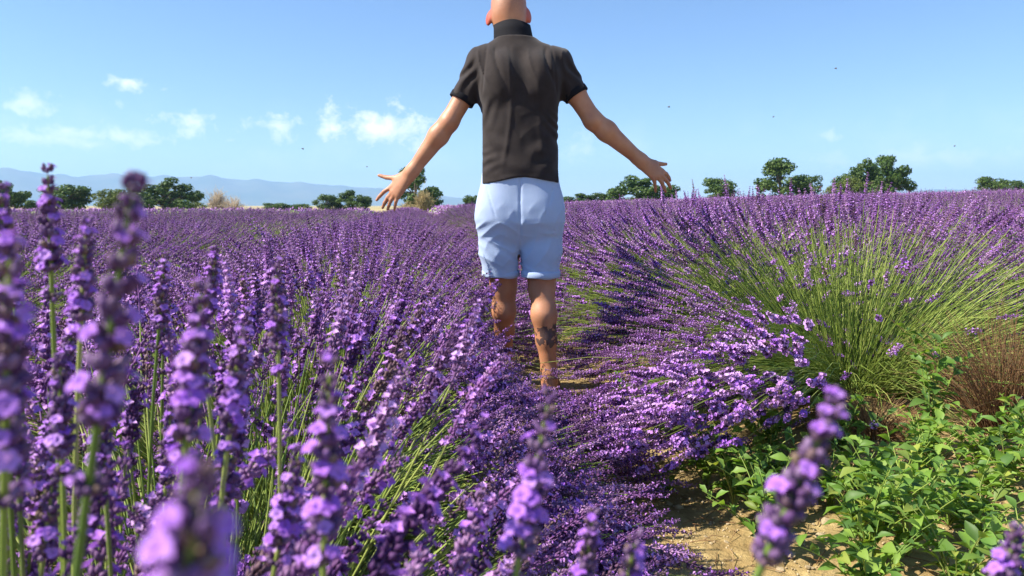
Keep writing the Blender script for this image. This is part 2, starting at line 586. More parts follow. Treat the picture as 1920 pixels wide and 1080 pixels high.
def bush_stems(r, a_lat, b_al, H, n, c=None, front=None, keep_front=.15, rot=0.0, ground=True):
    """curved stems of one dome-shaped plant: P (n,5,3) local to the base, spike dirs D, random tint"""
    ph = r.uniform(0, 2 * np.pi, n)
    cz = r.uniform(0.02, 1.0, n) ** 1.25                    # cos of the polar angle
    st = np.sqrt(1 - cz ** 2)
    k = r.uniform(.80, 1.04, n) + .10 * (r.random(n) < .05)
    lx, ly = a_lat * st * np.cos(ph) * k, b_al * st * np.sin(ph) * k
    tip = np.stack((lx * VX + ly * UX, lx * VY + ly * UY, (H - .085) * (cz * .93 + .07 * r.uniform(0, 1, n)) * (k * .6 + .4)), 1)
    tip[:, 2] = np.maximum(tip[:, 2], .045)
    bs = tip * np.array((.24, .24, 0)) + r.normal(0, .03, (n, 3)) * np.array((1, 1, 0))
    bs[:, 2] = .02 + .10 * (1 - st) * r.uniform(.5, 1, n)
    ctl = bs * .45 + tip * .55
    ctl[:, 2] += .16 * st * (H / .75) * r.uniform(.55, 1.25, n)
    ctl[:, :2] += r.normal(0, .034, (n, 2))
    t_ = np.linspace(0, 1, 5)[None, :, None]
    P = (1 - t_) ** 2 * bs[:, None] + 2 * t_ * (1 - t_) * ctl[:, None] + t_ ** 2 * tip[:, None]
    D = 2 * (tip - ctl)
    D /= np.linalg.norm(D, axis=1, keepdims=True)
    D += r.normal(0, .095, (n, 3)) + np.array((0, 0, .14))
    D /= np.linalg.norm(D, axis=1, keepdims=True)
    ok = np.ones(n, bool)
    if front is not None:
        hd = tip[:, :2] / (np.linalg.norm(tip[:, :2], axis=1, keepdims=True) + 1e-6)
        fr = (hd @ np.array(front)) * st
        ok &= (fr < .18) | (r.random(n) < keep_front)
    if c is not None:                                        # keep clear of the camera and of the man's legs
        PW = P + np.array(c)
        lift = r.random(n) ** 5
        TW = PW[:, -1] + D * .07
        for Q in (PW[:, 2], PW[:, 3], PW[:, 4], TW):
            ok &= np.linalg.norm(Q - CAM, axis=1) > .36
            for a, b_ in LEGS:
                ok &= seg_dist(Q, a, b_) > .10
            la = np.abs(lat_of(Q[:, 0], Q[:, 1]) - .56)                    # the furrow he has just waded through
            ok &= ~((la < .30) & (Q[:, 1] < 3.6) & (Q[:, 1] > 2.4) & (Q[:, 2] > .06 + np.where(lat_of(Q[:, 0], Q[:, 1]) < .56, 2.2, 1.0) * np.maximum(la - .13, 0) + .15 * lift))
            lq = lat_of(Q[:, 0], Q[:, 1])                                # flank of the left row, sloping into the furrow
            ok &= ~((lq > .12) & (lq < .85) & (Q[:, 1] <= 2.4) & (Q[:, 2] > .05 + .75 * np.maximum(.64 - lq, 0) + .15 * lift))
        if ground:
            ok &= TW[:, 2] > .05
    return P[ok], D[ok], r.random(ok.sum())


def join_spikes(acc, temps, P, D, T, r):
    n = len(P)
    pick = r.integers(0, len(temps), n)
    roll = r.uniform(0, 6.28, n)
    R = frames(D, roll)
    s = r.uniform(1.02, 1.42, n)
    for k, (V, F, M) in enumerate(temps):
        w_ = np.where(pick == k)[0]
        if not len(w_):
            continue
        VV = np.einsum('nij,vj->nvi', R[w_] * s[w_, None, None], V) + P[w_, None, :]
        FF = F[None] + (np.arange(len(w_)) * len(V))[:, None, None]
        acc.add(VV.reshape(-1, 3), FF.reshape(-1, 3), np.tile(M, len(w_)), np.repeat(T[w_], len(V)))


def stem_mesh(name, P, T, r, ns=3, rad0=.0016, leaves=0, a=.35, H=.3):
    ac = Acc()
    R = np.tile(np.linspace(1.15, .75, P.shape[1]) * rad0, (len(P), 1))
    V, F = tubes(P, R, ns)
    ac.add(V, F, 0, np.repeat(T, P.shape[1] * ns))
    if leaves:                                               # narrow grey-green leaves low in the plant
        k = r.integers(0, len(P), leaves)
        f = r.uniform(.05, .55, leaves)
        base = P[k, 0] * (1 - f[:, None]) + P[k, 2] * f[:, None] + r.normal(0, .02, (leaves, 3))
        d = P[k, 2] - P[k, 0]
        d = d / (np.linalg.norm(d, axis=1, keepdims=True) + 1e-6) + r.normal(0, .55, (leaves, 3))
        d[:, 2] = np.abs(d[:, 2])
        d /= np.linalg.norm(d, axis=1, keepdims=True)
        Rm = frames(d, r.uniform(0, 6.28, leaves))
        tv = np.array(((0, 0, 0), (.0022, 0, .014), (0, .0008, .034), (-.0022, 0, .014)))
        tf = np.array(((0, 1, 2), (0, 2, 3)))
        sc = r.uniform(.9, 1.8, leaves)
        V = np.einsum('nij,vj->nvi', Rm * sc[:, None, None], tv) + base[:, None]
        F = tf[None] + (np.arange(leaves) * 4)[:, None, None]
        ac.add(V.reshape(-1, 3), F.reshape(-1, 3), 0, np.repeat(r.random(leaves), 4))
    return ac.mesh(name, [M_STEM])


ROW = 2.20
LAT0 = -0.34                                                  # row that the camera leans over; the furrow lies at +0.56
STEP = .82
HALF = math.tan(rad(34.4))


def in_view(x, y, m):
    return y > -m and abs(x) < HALF * max(y, 0) + m


def place(o_, me_name=None):
    return o_


near_specs = []
near_keys = set()
for j in range(-1, 5):                                        # the row on the left of the furrow
    near_specs.append((0, j, LAT0, (.20 + j * STEP), (1.12 if j < 2 else 1.05), .78, .74, 1400, None))
for j in range(0, 3):                                         # the row on its right, with a gap before it
    near_specs.append((1, j, LAT0 + ROW, 2.98 + j * STEP * 1.06, 1.34, .90, .92, 1900 if j == 0 else 1300, (-.12, -.99) if j == 0 else None))
LABELS = {(0, -1): 'lavender bush beside the blurred spikes, at the near end of the left row',
          (0, 0): 'lavender bush under the big out-of-focus spikes, green stems showing between its flowers',
          (0, 1): 'lavender bush leaning into the furrow, second before the walking man in his left row',
          (0, 2): 'lavender bush spilling over the furrow just before the walking man, on his left',
          (0, 3): 'purple lavender bush directly at the left side of the walking man',
          (0, 4): 'purple lavender bush just past the walking man in the row on his left',
          (1, 0): 'big open lavender bush with its bright green stems bared like a fan',
          (1, 1): 'purple lavender bush right behind the one with bared green stems',
          (1, 2): 'purple lavender bush second behind the one with bared green stems'}
for row, j, lat, al, a_lat, b_al, H, n, front in near_specs:
    r = np.random.default_rng(1000 + row * 50 + j)
    x, y = RW(lat, al)
    z = ground_z(x, y)
    root = empty('lavender_bush', (x, y, z))
    tag(root, LABELS[(row, j)], 'lavender bush', 'lavender bushes beside the furrow')
    c = np.array((x, y, z))
    P, D, T = bush_stems(r, a_lat, b_al, H, n, c, front, .17)
    if row == 0 or front is not None:                         # long outer stems that droop into the furrow
        nd = 1450 if front is not None else 900
        rd = np.random.default_rng(3000 + row * 50 + j)
        ol = -1.30 + .62 * rd.random(nd) ** 1.2 if front is not None else rd.uniform(.5, .93 if j < 2 else .92, nd)
        oa = rd.uniform(-1.08 if front is not None else -1.0, .5, nd) * (1 if front is not None else .55)
        if front is not None:
            oa = oa + .25 * (ol + 1.0)
        e_ = np.clip((np.abs(ol) - .5) / .8, 0, 1)
        hz_ = (.52 - (.36 if front is not None else .46) * e_) * rd.uniform(.40, 1.10, nd) + .02
        if front is None:                                     # the flank of the left row, shorter stems above the longer ones
            ol = rd.uniform(.42, 1.0 if j < 2 else .92, nd)
            hz_ = (.50 - .42 * (ol - .42) / .58) * rd.uniform(.45, 1.0, nd)
        tip = np.stack((ol * VX + oa * UX, ol * VY + oa * UY, hz_), 1)
        bs = tip * np.array((.22, .30, 0)) + np.array((0, 0, .08))
        ctl = bs * .45 + tip * .55 + np.stack((0 * ol, 0 * ol, (.13 if front is not None else .03) * rd.uniform(.5, 1.2, nd)), 1)
        u_ = np.linspace(0, 1, 5)[None, :, None]
        Pd = (1 - u_) ** 2 * bs[:, None] + 2 * u_ * (1 - u_) * ctl[:, None] + u_ ** 2 * tip[:, None]
        Dd = tip - ctl
        Dd = Dd / np.linalg.norm(Dd, axis=1, keepdims=True) + rd.normal(0, .07, (nd, 3)) + np.array((0, 0, .20))
        Dd /= np.linalg.norm(Dd, axis=1, keepdims=True)
        TW = Pd[:, -1] + Dd * .07 + c
        ok = (TW[:, 2] > .04) & (np.linalg.norm(TW - CAM, axis=1) > .5)
        la = np.abs(lat_of(TW[:, 0], TW[:, 1]) - .56)
        ok &= (TW[:, 2] < .09 + 1.1 * np.maximum(la - .08, 0)) | (TW[:, 1] < 2.4)
        lt = lat_of(TW[:, 0], TW[:, 1])
        ok &= (TW[:, 2] < .05 + .75 * np.maximum(.64 - lt, 0)) | ((lt > .47) & (TW[:, 1] < 2.35)) | (front is not None)
        ok &= (TW[:, 1] > 1.92) | (lt < .45) | (front is not None)      # a patch of soil stays bare
        ok &= (lt > .62) | (TW[:, 1] > 1.9) | (front is None)
        for a, b_ in LEGS:
            ok &= seg_dist(TW, a, b_) > .085
        P, D, T = np.concatenate((P, Pd[ok])), np.concatenate((D, Dd[ok])), np.concatenate((T, rd.random(ok.sum())))
    if front is not None:                                     # bared green stems with few flowers, facing the gap
        P2, D2, T2 = bush_stems(np.random.default_rng(77), a_lat * .62, b_al * .75, H * .80, 1000, c)
        obj('bare_stems', stem_mesh('bare_stems', P2, T2, r, 3, .0013), root)['kind'] = 'stuff'
    obj('stems', stem_mesh('stems', P, T, r, 4 if j < 2 else 3, .0016, 2200), root)['kind'] = 'stuff'
    tips = P[:, -1] + c
    vis = np.array([in_view(q[0], q[1], .1) for q in tips])
    dist = np.linalg.norm(tips - CAM, axis=1) + (~vis) * 50 - tips[:, 2] * .6
    order = np.argsort(dist)
    sel, rest = order[:290], order[290:]
    sel = np.array([i for i in sel if vis[i]], dtype=int)
    rest = np.setdiff1d(np.arange(len(P)), sel)
    R = frames(D, r.uniform(0, 6.28, len(P)))
    for i in sel:
        o_ = bpy.data.objects.new('flower_spike', HI_MESH[int(r.integers(0, 7))])
        C.objects.link(o_)
        o_.parent = root
        s_ = float(r.uniform(1.02, 1.40))
        M4 = Matrix([[*(R[i][k] * s_), P[i, -1][k]] for k in range(3)] + [[0, 0, 0, 1]])
        o_.matrix_local = M4
    if len(rest):
        ac = Acc()
        join_spikes(ac, SPK_MD, P[rest, -1], D[rest], T[rest], r)
        obj('more_spikes', ac.mesh('more_spikes', [M_CALYX, M_PETAL]), root)['kind'] = 'stuff'


def bush_variant(seed, H, n, temps, ns, leaves, k=1.0):
    r = np.random.default_rng(seed)
    P, D, T = bush_stems(r, 1.22, .78, H, n)
    sm_ = stem_mesh('stems', P, T, r, ns, .0014 * k, leaves)
    ac = Acc()
    join_spikes(ac, temps, P[:, -1], D, T, r)
    return sm_, ac.mesh('flower_spikes', [M_CALYX, M_PETAL])


VAR = {}
for side, H in ((0, .765), (1, .885)):
    VAR[side, 'mid'] = [bush_variant(500 + i + side * 10, H, 1200, SPK_LO, 3, 500) for i in range(3)]
    VAR[side, 'far'] = [bush_variant(600 + i + side * 10, H, 800, SPK_FAR, 3, 0, 1.4) for i in range(3)]

cand = []
for k in range(-16, 18):
    lat = LAT0 + ROW * k + 0
    for m_ in range(-2, 75):
        al = .20 + m_ * STEP + (k * .37 % .8) * (k not in (0, 1))
        if k == 0 and m_ <= 4:
            continue
        if k == 1:
            al = 2.98 + m_ * STEP * 1.06
            if m_ <= 2:
                continue
        x, y = RW(lat, al)
        if not in_view(x, y, 1.0) or math.hypot(x, y) < 1.6:
            continue
        if k < 0 and y > 40 + 3 * math.sin(k):
            continue
        cand.append((math.hypot(x, y), k, lat, x, y))
cand.sort()
rr = np.random.default_rng(9)
far_pts = []
for i, (d, k, lat, x, y) in enumerate(cand):
    x += float(rr.normal(0, .06))
    y += float(rr.normal(0, .06))
    if i >= 288:
        far_pts.append((x, y, k))
        continue
    side = 0 if k <= 0 else 1
    root = empty('lavender_bush', (x, y, float(gz(x, y)) - .01))
    if k == 0:
        lb = 'purple lavender bush further along the row on the walking man\'s left'
    elif k == 1:
        lb = 'purple lavender bush in the row on the walking man\'s right, well past him'
    elif k < 0:
        lb = 'purple lavender bush in the left rows, towards the trees before the blue hills'
    else:
        lb = 'purple lavender bush in the right rows, beyond the bush with bared green stems'
    tag(root, lb, 'lavender bush', {0: 'bushes of the row left of the man', 1: 'bushes of the row right of the man'}.get(k, 'bushes of the left rows' if k < 0 else 'bushes of the right rows'))
    v = VAR[side, 'mid' if d < 9 else 'far'][int(rr.integers(0, 3))]
    root.rotation_euler.z = math.pi * int(rr.integers(0, 2)) + float(rr.normal(0, .08))
    s_ = float(rr.uniform(.94, 1.05))
    root.scale = (s_, s_, s_ * float(rr.uniform(.96, 1.04)))
    obj('stems', v[0], root)['kind'] = 'stuff'
    obj('flower_spikes', v[1], root)['kind'] = 'stuff'
# the rest of the field, too far off to count
ac = Acc()
r = np.random.default_rng(12)
for x, y, k in far_pts:
    d = math.hypot(x, y)
    n = int(max(26, 150 * (30 / d) ** 1.2))
    P, D, T = bush_stems(r, 1.18, .8, .77 if k <= 0 else .885, n)
    sc = 1.0 + d / 45
    tv = np.array(((.009, 0, 0), (-.0045, .0078, 0), (-.0045, -.0078, 0), (.011, 0, .03), (-.0055, .0095, .03), (-.0055, -.0095, .03), (0, 0, .085))) * np.array((sc, sc, 1.1))
    tf = np.array(((0, 1, 4), (0, 4, 3), (1, 2, 5), (1, 5, 4), (2, 0, 3), (2, 3, 5), (3, 4, 6), (4, 5, 6), (5, 3, 6)))
    tm = np.array((0, 0, 1, 0, 0, 0, 0, 0, 1))
    join_spikes(ac, [(tv, tf, tm)], P[:, -1] + np.array((x, y, float(gz(x, y)))), D, T, r)
    # foliage body of the plant, under its flowers
    an = np.arange(8) * np.pi / 4
    dome = [(1.0 * math.cos(a) * f, .75 * math.sin(a) * f, h) for h, f in ((.0, .8), (.35, .85), (.55, .5)) for a in an] + [(0, 0, .62)]
    dome = np.array(dome) * np.array((1, 1, 1 if k <= 0 else 1.15))
    dome = np.stack((dome[:, 0] * VX + dome[:, 1] * UX, dome[:, 0] * VY + dome[:, 1] * UY, dome[:, 2]), 1) + np.array((x, y, float(gz(x, y)))) + r.normal(0, .03, (25, 3))
    df = [(i * 8 + j, i * 8 + (j + 1) % 8, (i + 1) * 8 + (j + 1) % 8) for i in range(2) for j in range(8)] + [(i * 8 + j, (i + 1) * 8 + (j + 1) % 8, (i + 1) * 8 + j) for i in range(2) for j in range(8)] + [(16 + j, 16 + (j + 1) % 8, 24) for j in range(8)]
    ac.add(dome, np.array(df), 2, r.random())
fo = obj('lavender_field', ac.mesh('lavender_field', [M_CALYX, M_PETAL, M_STEM]))
tag(fo, 'far purple lavender field running out to the trees on the horizon', 'lavender field', None, 'stuff')
print('cand', len(cand), 'far', len(far_pts), 'near objs', len(bpy.data.objects))
# ------------------------------------------------------------------ the walking man (distance fields -> one surface each)
class Field:
    def __init__(self, lo, hi, h):
        self.h = h
        self.lo = np.array(lo, dtype=float)
        n = np.ceil((np.array(hi) - self.lo) / h).astype(int) + 1
        self.ax = [self.lo[i] + np.arange(n[i]) * h for i in range(3)]
        self.a = np.full(n, 0.5, dtype=np.float32)

    def block(self, lo, hi):
        sl = []
        for i in range(3):
            i0 = max(0, int((lo[i] - self.lo[i]) / self.h))
            i1 = min(len(self.ax[i]), int((hi[i] - self.lo[i]) / self.h) + 2)
            sl.append(slice(i0, max(i1, i0)))
        g = np.meshgrid(*[self.ax[i][sl[i]] for i in range(3)], indexing='ij', sparse=True)
        return tuple(sl), g

    def put(self, fn, lo, hi, k=.01, sub=False):
        m = k * 1.2 + .03
        sl, g = self.block(np.array(lo) - m, np.array(hi) + m)
        d = np.broadcast_to(fn(*g), self.a[sl].shape).astype(np.float32)
        old = self.a[sl]
        if sub:
            self.a[sl] = np.maximum(old, -d)
            return
        q = np.clip(.5 + .5 * (old - d) / k, 0, 1)
        self.a[sl] = old * (1 - q) + d * q - k * q * (1 - q)

    def cone(self, a, b_, ra, rb, k=.01, sub=False):
        a, b_ = np.array(a, float), np.array(b_, float)
        ba = b_ - a
        L2 = ba @ ba
        r = max(ra, rb)

        def fn(x, y, z):
            t = np.clip(((x - a[0]) * ba[0] + (y - a[1]) * ba[1] + (z - a[2]) * ba[2]) / L2, 0, 1)
            return np.sqrt((x - a[0] - t * ba[0]) ** 2 + (y - a[1] - t * ba[1]) ** 2 + (z - a[2] - t * ba[2]) ** 2) - (ra + (rb - ra) * t)
        self.put(fn, np.minimum(a, b_) - r, np.maximum(a, b_) + r, k, sub)

    def chain(self, pts, rs, k=.01):
        for i in range(len(pts) - 1):
            self.cone(pts[i], pts[i + 1], rs[i], rs[i + 1], k)

    def ell(self, c, r, k=.01, rot=None, sub=False):
        c, r = np.array(c, float), np.array(r, float)
        Rm = np.eye(3) if rot is None else np.array(rot)

        def fn(x, y, z):
            p = [x - c[0], y - c[1], z - c[2]]
            q = [Rm[0][i] * p[0] + Rm[1][i] * p[1] + Rm[2][i] * p[2] for i in range(3)]
            k0 = np.sqrt(sum((q[i] / r[i]) ** 2 for i in range(3)))
            k1 = np.sqrt(sum((q[i] / r[i] ** 2) ** 2 for i in range(3))) + 1e-6
            return k0 * (k0 - 1) / k1
        m = r.max()
        self.put(fn, c - m, c + m, k, sub)

    def loft(self, st, k=.01, e=2.4):
        """stations (z, cx, cy, a, b): stacked superellipses"""
        st = np.array(st, float)
        st = st[np.argsort(st[:, 0])]
        zz = np.linspace(st[0, 0], st[-1, 0], 200)
        sm = []
        for j in range(1, 5):
            v = np.interp(zz, st[:, 0], st[:, j])
            ker = np.hanning(19)
            ker /= ker.sum()
            sm.append(np.convolve(np.pad(v, 9, mode='edge'), ker, 'valid'))

        def fn(x, y, z):
            cx, cy, a, b_ = [np.interp(z, zz, s_) for s_ in sm]
            q = (np.abs((x - cx) / a) ** e + np.abs((y - cy) / b_) ** e) ** (1 / e)
            d = (q - 1) * np.minimum(a, b_)
            dz = np.maximum(zz[0] - z, z - zz[-1])
            return np.where(dz > 0, np.sqrt(np.maximum(d, 0) ** 2 + dz ** 2) + np.minimum(d, 0) * 0, np.maximum(d, dz))
        A_, B_ = st[:, 3].max(), st[:, 4].max()
        self.put(fn, (st[:, 1].min() - A_, st[:, 2].min() - B_, zz[0]), (st[:, 1].max() + A_, st[:, 2].max() + B_, zz[-1]), k)

    def warp(self, fn):
        g = np.meshgrid(*self.ax, indexing='ij', sparse=True)
        near = np.abs(self.a) < .04
        add = np.broadcast_to(fn(*g), self.a.shape)
        self.a = np.where(near, self.a + add, self.a).astype(np.float32)

    def cut(self, fn):
        g = np.meshgrid(*self.ax, indexing='ij', sparse=True)
        self.a = np.maximum(self.a, np.broadcast_to(fn(*g), self.a.shape)).astype(np.float32)

    def surface(self):
        a, h = self.a, self.h
        s = a < 0
        sh = [n - 1 for n in a.shape]
        cs = [(i, j, k) for i in (0, 1) for j in (0, 1) for k in (0, 1)]
        cnt = np.zeros(sh, dtype=np.uint8)
        for i, j, k in cs:
            cnt += s[i:i + sh[0], j:j + sh[1], k:k + sh[2]]
        cell = np.argwhere((cnt > 0) & (cnt < 8))
        val = np.stack([a[cell[:, 0] + i, cell[:, 1] + j, cell[:, 2] + k] for i, j, k in cs], 1)
        pos = np.zeros((len(cell), 3))
        num = np.zeros(len(cell))
        for p in range(8):
            for q in range(p + 1, 8):
                if sum(abs(cs[p][m] - cs[q][m]) for m in range(3)) != 1:
                    continue
                va, vb = val[:, p], val[:, q]
                x = (va < 0) != (vb < 0)
                t_ = np.where(x, va / np.where(x, va - vb, 1), 0)
                pos += np.where(x[:, None], np.array(cs[p]) + t_[:, None] * (np.array(cs[q]) - np.array(cs[p])), 0)
                num += x
        V = self.lo + (cell + pos / num[:, None]) * h
        ids = np.full(sh, -1, dtype=np.int32)
        ids[tuple(cell.T)] = np.arange(len(cell))
        Fs = []
        for axn in range(3):
            u, v = (axn + 1) % 3, (axn + 2) % 3
            sa = np.moveaxis(s, (axn, u, v), (0, 1, 2))
            im = np.moveaxis(ids, (axn, u, v), (0, 1, 2))
            e0, e1 = sa[:-1, 1:-1, 1:-1], sa[1:, 1:-1, 1:-1]
            w_ = np.argwhere(e0 != e1)
            if not len(w_):
                continue
            i, j, k = w_[:, 0], w_[:, 1] + 1, w_[:, 2] + 1
            quad = np.stack((im[i, j - 1, k - 1], im[i, j, k - 1], im[i, j, k], im[i, j - 1, k]), 1)
            flip = ~e0[w_[:, 0], w_[:, 1], w_[:, 2]]
            quad[flip] = quad[flip][:, ::-1]
            Fs.append(quad)
        F = np.concatenate(Fs)
        return V, F[(F >= 0).all(1)]

    def mesh(self, name, mat, relax=2):
        V, F = self.surface()
        for _ in range(relax):                       # light smoothing over the quads
            acc = np.zeros_like(V)
            cn = np.zeros(len(V))
            for q in range(4):
                for r_ in (1, 3):
                    np.add.at(acc, F[:, q], V[F[:, (q + r_) % 4]])
                    np.add.at(cn, F[:, q], 1)
            V = V * .5 + .5 * acc / np.maximum(cn, 1)[:, None]
        return mesh_np(name, V, F, [mat], smooth=True)


PX, PY = 0.035, 3.30
PZ = ground_z(PX + .13, PY - .03) + .006
person = empty('person', (PX, PY, PZ))
tag(person, 'person in dark polo shirt and pale shorts walking away with arms held out', 'person')

# joints: x right, y away from the camera, z up
SHL, SHR = (-.170, .03, 1.455), (.163, .03, 1.455)
ELL, ELR = (-.308, .005, 1.218), (.317, .005, 1.224)
WRL, WRR = (-.480, .050, 1.004), (.534, .050, 1.055)


def hand(f, wr, fing, th, sx):
    """palm of four metacarpals, four jointed fingers, a thumb off its outer side"""
    wr = np.array(wr)
    for i, (k0, t0, r) in enumerate(fing):
        k0, t0 = np.array(k0), np.array(t0)
        st = wr + (k0 - wr) * .12 + np.array((0, 0, .010 * (1.5 - i)))
        f.cone(st, k0, .0165, .0118, .016)
    for i, (k0, t0, r) in enumerate(fing):
        k0, t0 = np.array(k0), np.array(t0)
        d = t0 - k0
        bow = np.array((0, -.010, .006))
        p1 = k0 + d * .45 + bow
        p2 = k0 + d * .76 + bow * .75
        f.cone(k0, p1, r * 1.08, r, .006)
        f.cone(p1, p2, r, r * .92, .003)
        f.cone(p2, t0, r * .92, r * .76, .003)
    a0 = wr + (np.array(th[0]) - wr) * .25 + np.array((0, .012, 0))
    f.cone(a0, th[0], .017, .0135, .016)
    f.cone(th[0], th[1], .0120, .0105, .006)
    f.cone(th[1], th[2], .0105, .0082, .003)


bf = Field((-.70, -.26, -.02), (.74, .62, 1.84), .0046)
# torso, pelvis (under the clothes)
bf.loft([(.86, .0, .0, .150, .098), (.95, 0, .0, .152, .10), (1.15, 0, .012, .146, .095), (1.31, -.003, .02, .160, .105), (1.42, -.004, .028, .165, .102),
         (1.48, -.006, .034, .150, .088), (1.53, -.014, .042, .09, .068), (1.56, -.02, .048, .062, .060)], .02)
bf.ell((0, -.005, .87), (.158, .112, .12), .04)
for sx, y0 in ((-1, .03), (1, -.02)):
    bf.ell((sx * .072, -.045 + y0 * .4, .845), (.082, .080, .095), .03)
# neck and head, looking down a little
bf.cone((-.022, .050, 1.53), (-.046, .078, 1.68), .063, .064, .03)
HC = np.array((-.050, .095, 1.716))
bf.ell(HC + np.array((0, 0, .012)), (.078, .098, .094), .02)
bf.ell(HC + np.array((0, .022, -.052)), (.070, .076, .082), .03)
bf.ell(HC + np.array((0, -.036, -.034)), (.066, .058, .066), .03)
bf.cone(HC + np.array((0, .092, .005)), HC + np.array((0, .112, -.032)), .008, .013, .01)          # nose
bf.ell(HC + np.array((0, .086, .018)), (.05, .014, .010), .012)                                      # brow
bf.ell(HC + np.array((0, .080, -.098)), (.024, .020, .018), .02)                                     # chin
for sx in (-1, 1):
    bf.ell(HC + np.array((sx * .030, .090, .000)), (.014, .010, .010), sub=True)                     # eye sockets
    bf.cone(HC + np.array((sx * .002, .092, -.064)), HC + np.array((sx * .022, .084, -.063)), .006, .004, .006)   # lips
    er = Matrix.Rotation(sx * rad(-28), 3, 'Z') @ Matrix.Rotation(sx * rad(-9), 3, 'Y')
    bf.ell(HC + np.array((sx * .085, -.010, -.038 + sx * .005)), (.0115, .025, .034), .010, er)                  # ears
# arms
for sh, el_, wr in ((SHL, ELL, WRL), (SHR, ELR, WRR)):
    sh, el_, wr = np.array(sh), np.array(el_), np.array(wr)
    bf.cone(sh, sh * .5 + el_ * .5, .050, .0435, .025)
    bf.cone(sh * .5 + el_ * .5, el_, .0435, .040, .02)
    fm = el_ * .72 + wr * .28 + np.array((0, .0, .003))
    bf.cone(el_, fm, .041, .0445, .02)
    bf.cone(fm, wr, .0435, .0275, .02)
    bf.cone(wr * .96 + el_ * .04, wr, .028, .027, .02)
    bf.ell(el_ + np.array((0, -.018, -.006)), (.022, .024, .026), .02)
hand(bf, WRL, [((-.579, .085, .938), (-.648, .105, .880), .0094), ((-.570, .075, .918), (-.622, .105, .846), .0098), ((-.560, .068, .905), (-.598, .10, .838), .0094),
               ((-.543, .062, .898), (-.566, .09, .836), .0084)], ((-.560, .085, .978), (-.602, .105, .982), (-.637, .115, .992)), -1)
hand(bf, WRR, [((.638, .085, 1.010), (.682, .115, .968), .0094), ((.629, .075, .993), (.684, .110, .934), .0098), ((.613, .068, .984), (.660, .105, .918), .0094),
               ((.594, .062, .979), (.613, .095, .918), .0084)], ((.604, .085, 1.046), (.632, .105, 1.042), (.662, .118, 1.042)), 1)
# right leg (planted behind), left leg (stepping forward)
bf.chain([(.088, .0, .86), (.096, .012, .66), (.098, .020, .49)], [.093, .078, .060], .03)
bf.chain([(.098, .020, .49), (.107, -.012, .375), (.118, -.012, .26), (.131, -.018, .11)], [.053, .0550, .044, .0325], .025)
bf.ell((.102, .045, .49), (.044, .03, .05), .02)
bf.chain([(-.083, .01, .86), (-.080, .055, .66), (-.074, .105, .485)], [.093, .078, .060], .03)
bf.chain([(-.074, .105, .485), (-.074, .12, .375), (-.070, .185, .27), (-.066, .27, .125)], [.053, .0550, .044, .0325], .025)
bf.ell((-.074, .135, .49), (.044, .03, .05), .02)
for ax_, ay, gz0, tx, ty in ((.131, -.018, 0, .150, .175), (-.066, .27, .0, -.095, .47)):
    bf.cone((ax_, ay, .12), (ax_ + .002, ay - .022, .048), .035, .034, .02)
    bf.cone((ax_, ay + .01, .075), ((ax_ + tx) / 2, (ay + ty) / 2, .045), .036, .034, .02)
    bf.cone(((ax_ + tx) / 2, (ay + ty) / 2, .042), (tx, ty - .03, .030), .036, .030, .02)
    for q in range(5):
        ox = (q - 2) * .0155
        bf.cone((tx + ox, ty - .035, .026), (tx + ox * 1.15, ty + .012 - abs(q - 1.2) * .006, .022), .0115, .0095, .004)
body = obj('body', bf.mesh('body', M_SKIN, 2), person)
del bf
# eyes
uv = bpy.data.meshes.new('eye')
import bmesh
bm = bmesh.new()
bmesh.ops.create_uvsphere(bm, u_segments=12, v_segments=8, radius=.0115)
bm.to_mesh(uv)
bm.free()
uv.materials.append(M_EYE)
for sx in (-1, 1):
    obj('eye', uv, person, tuple(HC + np.array((sx * .030, .0815, .000))))

# polo shirt
sf = Field((-.36, -.24, .90), (.36, .28, 1.66), .0046)
sf.loft([(.90, .003, .0, .183, .134), (.96, .002, .0, .179, .131), (1.06, -.001, .004, .172, .125), (1.15, -.003, .010, .1655, .119), (1.24, -.003, .014, .168, .120), (1.32, -.004, .018, .175, .122), (1.40, -.006, .022, .178, .120),
         (1.455, -.008, .026, .180, .110), (1.495, -.008, .032, .183, .098), (1.522, -.012, .038, .167, .088), (1.545, -.016, .043, .132, .080), (1.565, -.02, .046, .098, .076), (1.60, -.022, .050, .075, .07)], .02, 2.5)
for sx, sh, el_, fr in ((-1, SHL, ELL, .60), (1, SHR, ELR, .52)):
    sh, el_ = np.array(sh), np.array(el_)
    en = sh + (el_ - sh) * (fr + .16)
    sf.ell(sh + np.array((sx * -.010, -.002, .010)), (.070, .070, .062), .06)
    sf.cone(sh, en, .0635, .0530, .035)
    sf.ell((sx * .078, -.055, 1.385), (.072, .055, .095), .05)                       # shoulder blades


def sm(x, a, b_):
    t_ = np.clip((x - a) / (b_ - a), 0, 1)
    return t_ * t_ * (3 - 2 * t_)


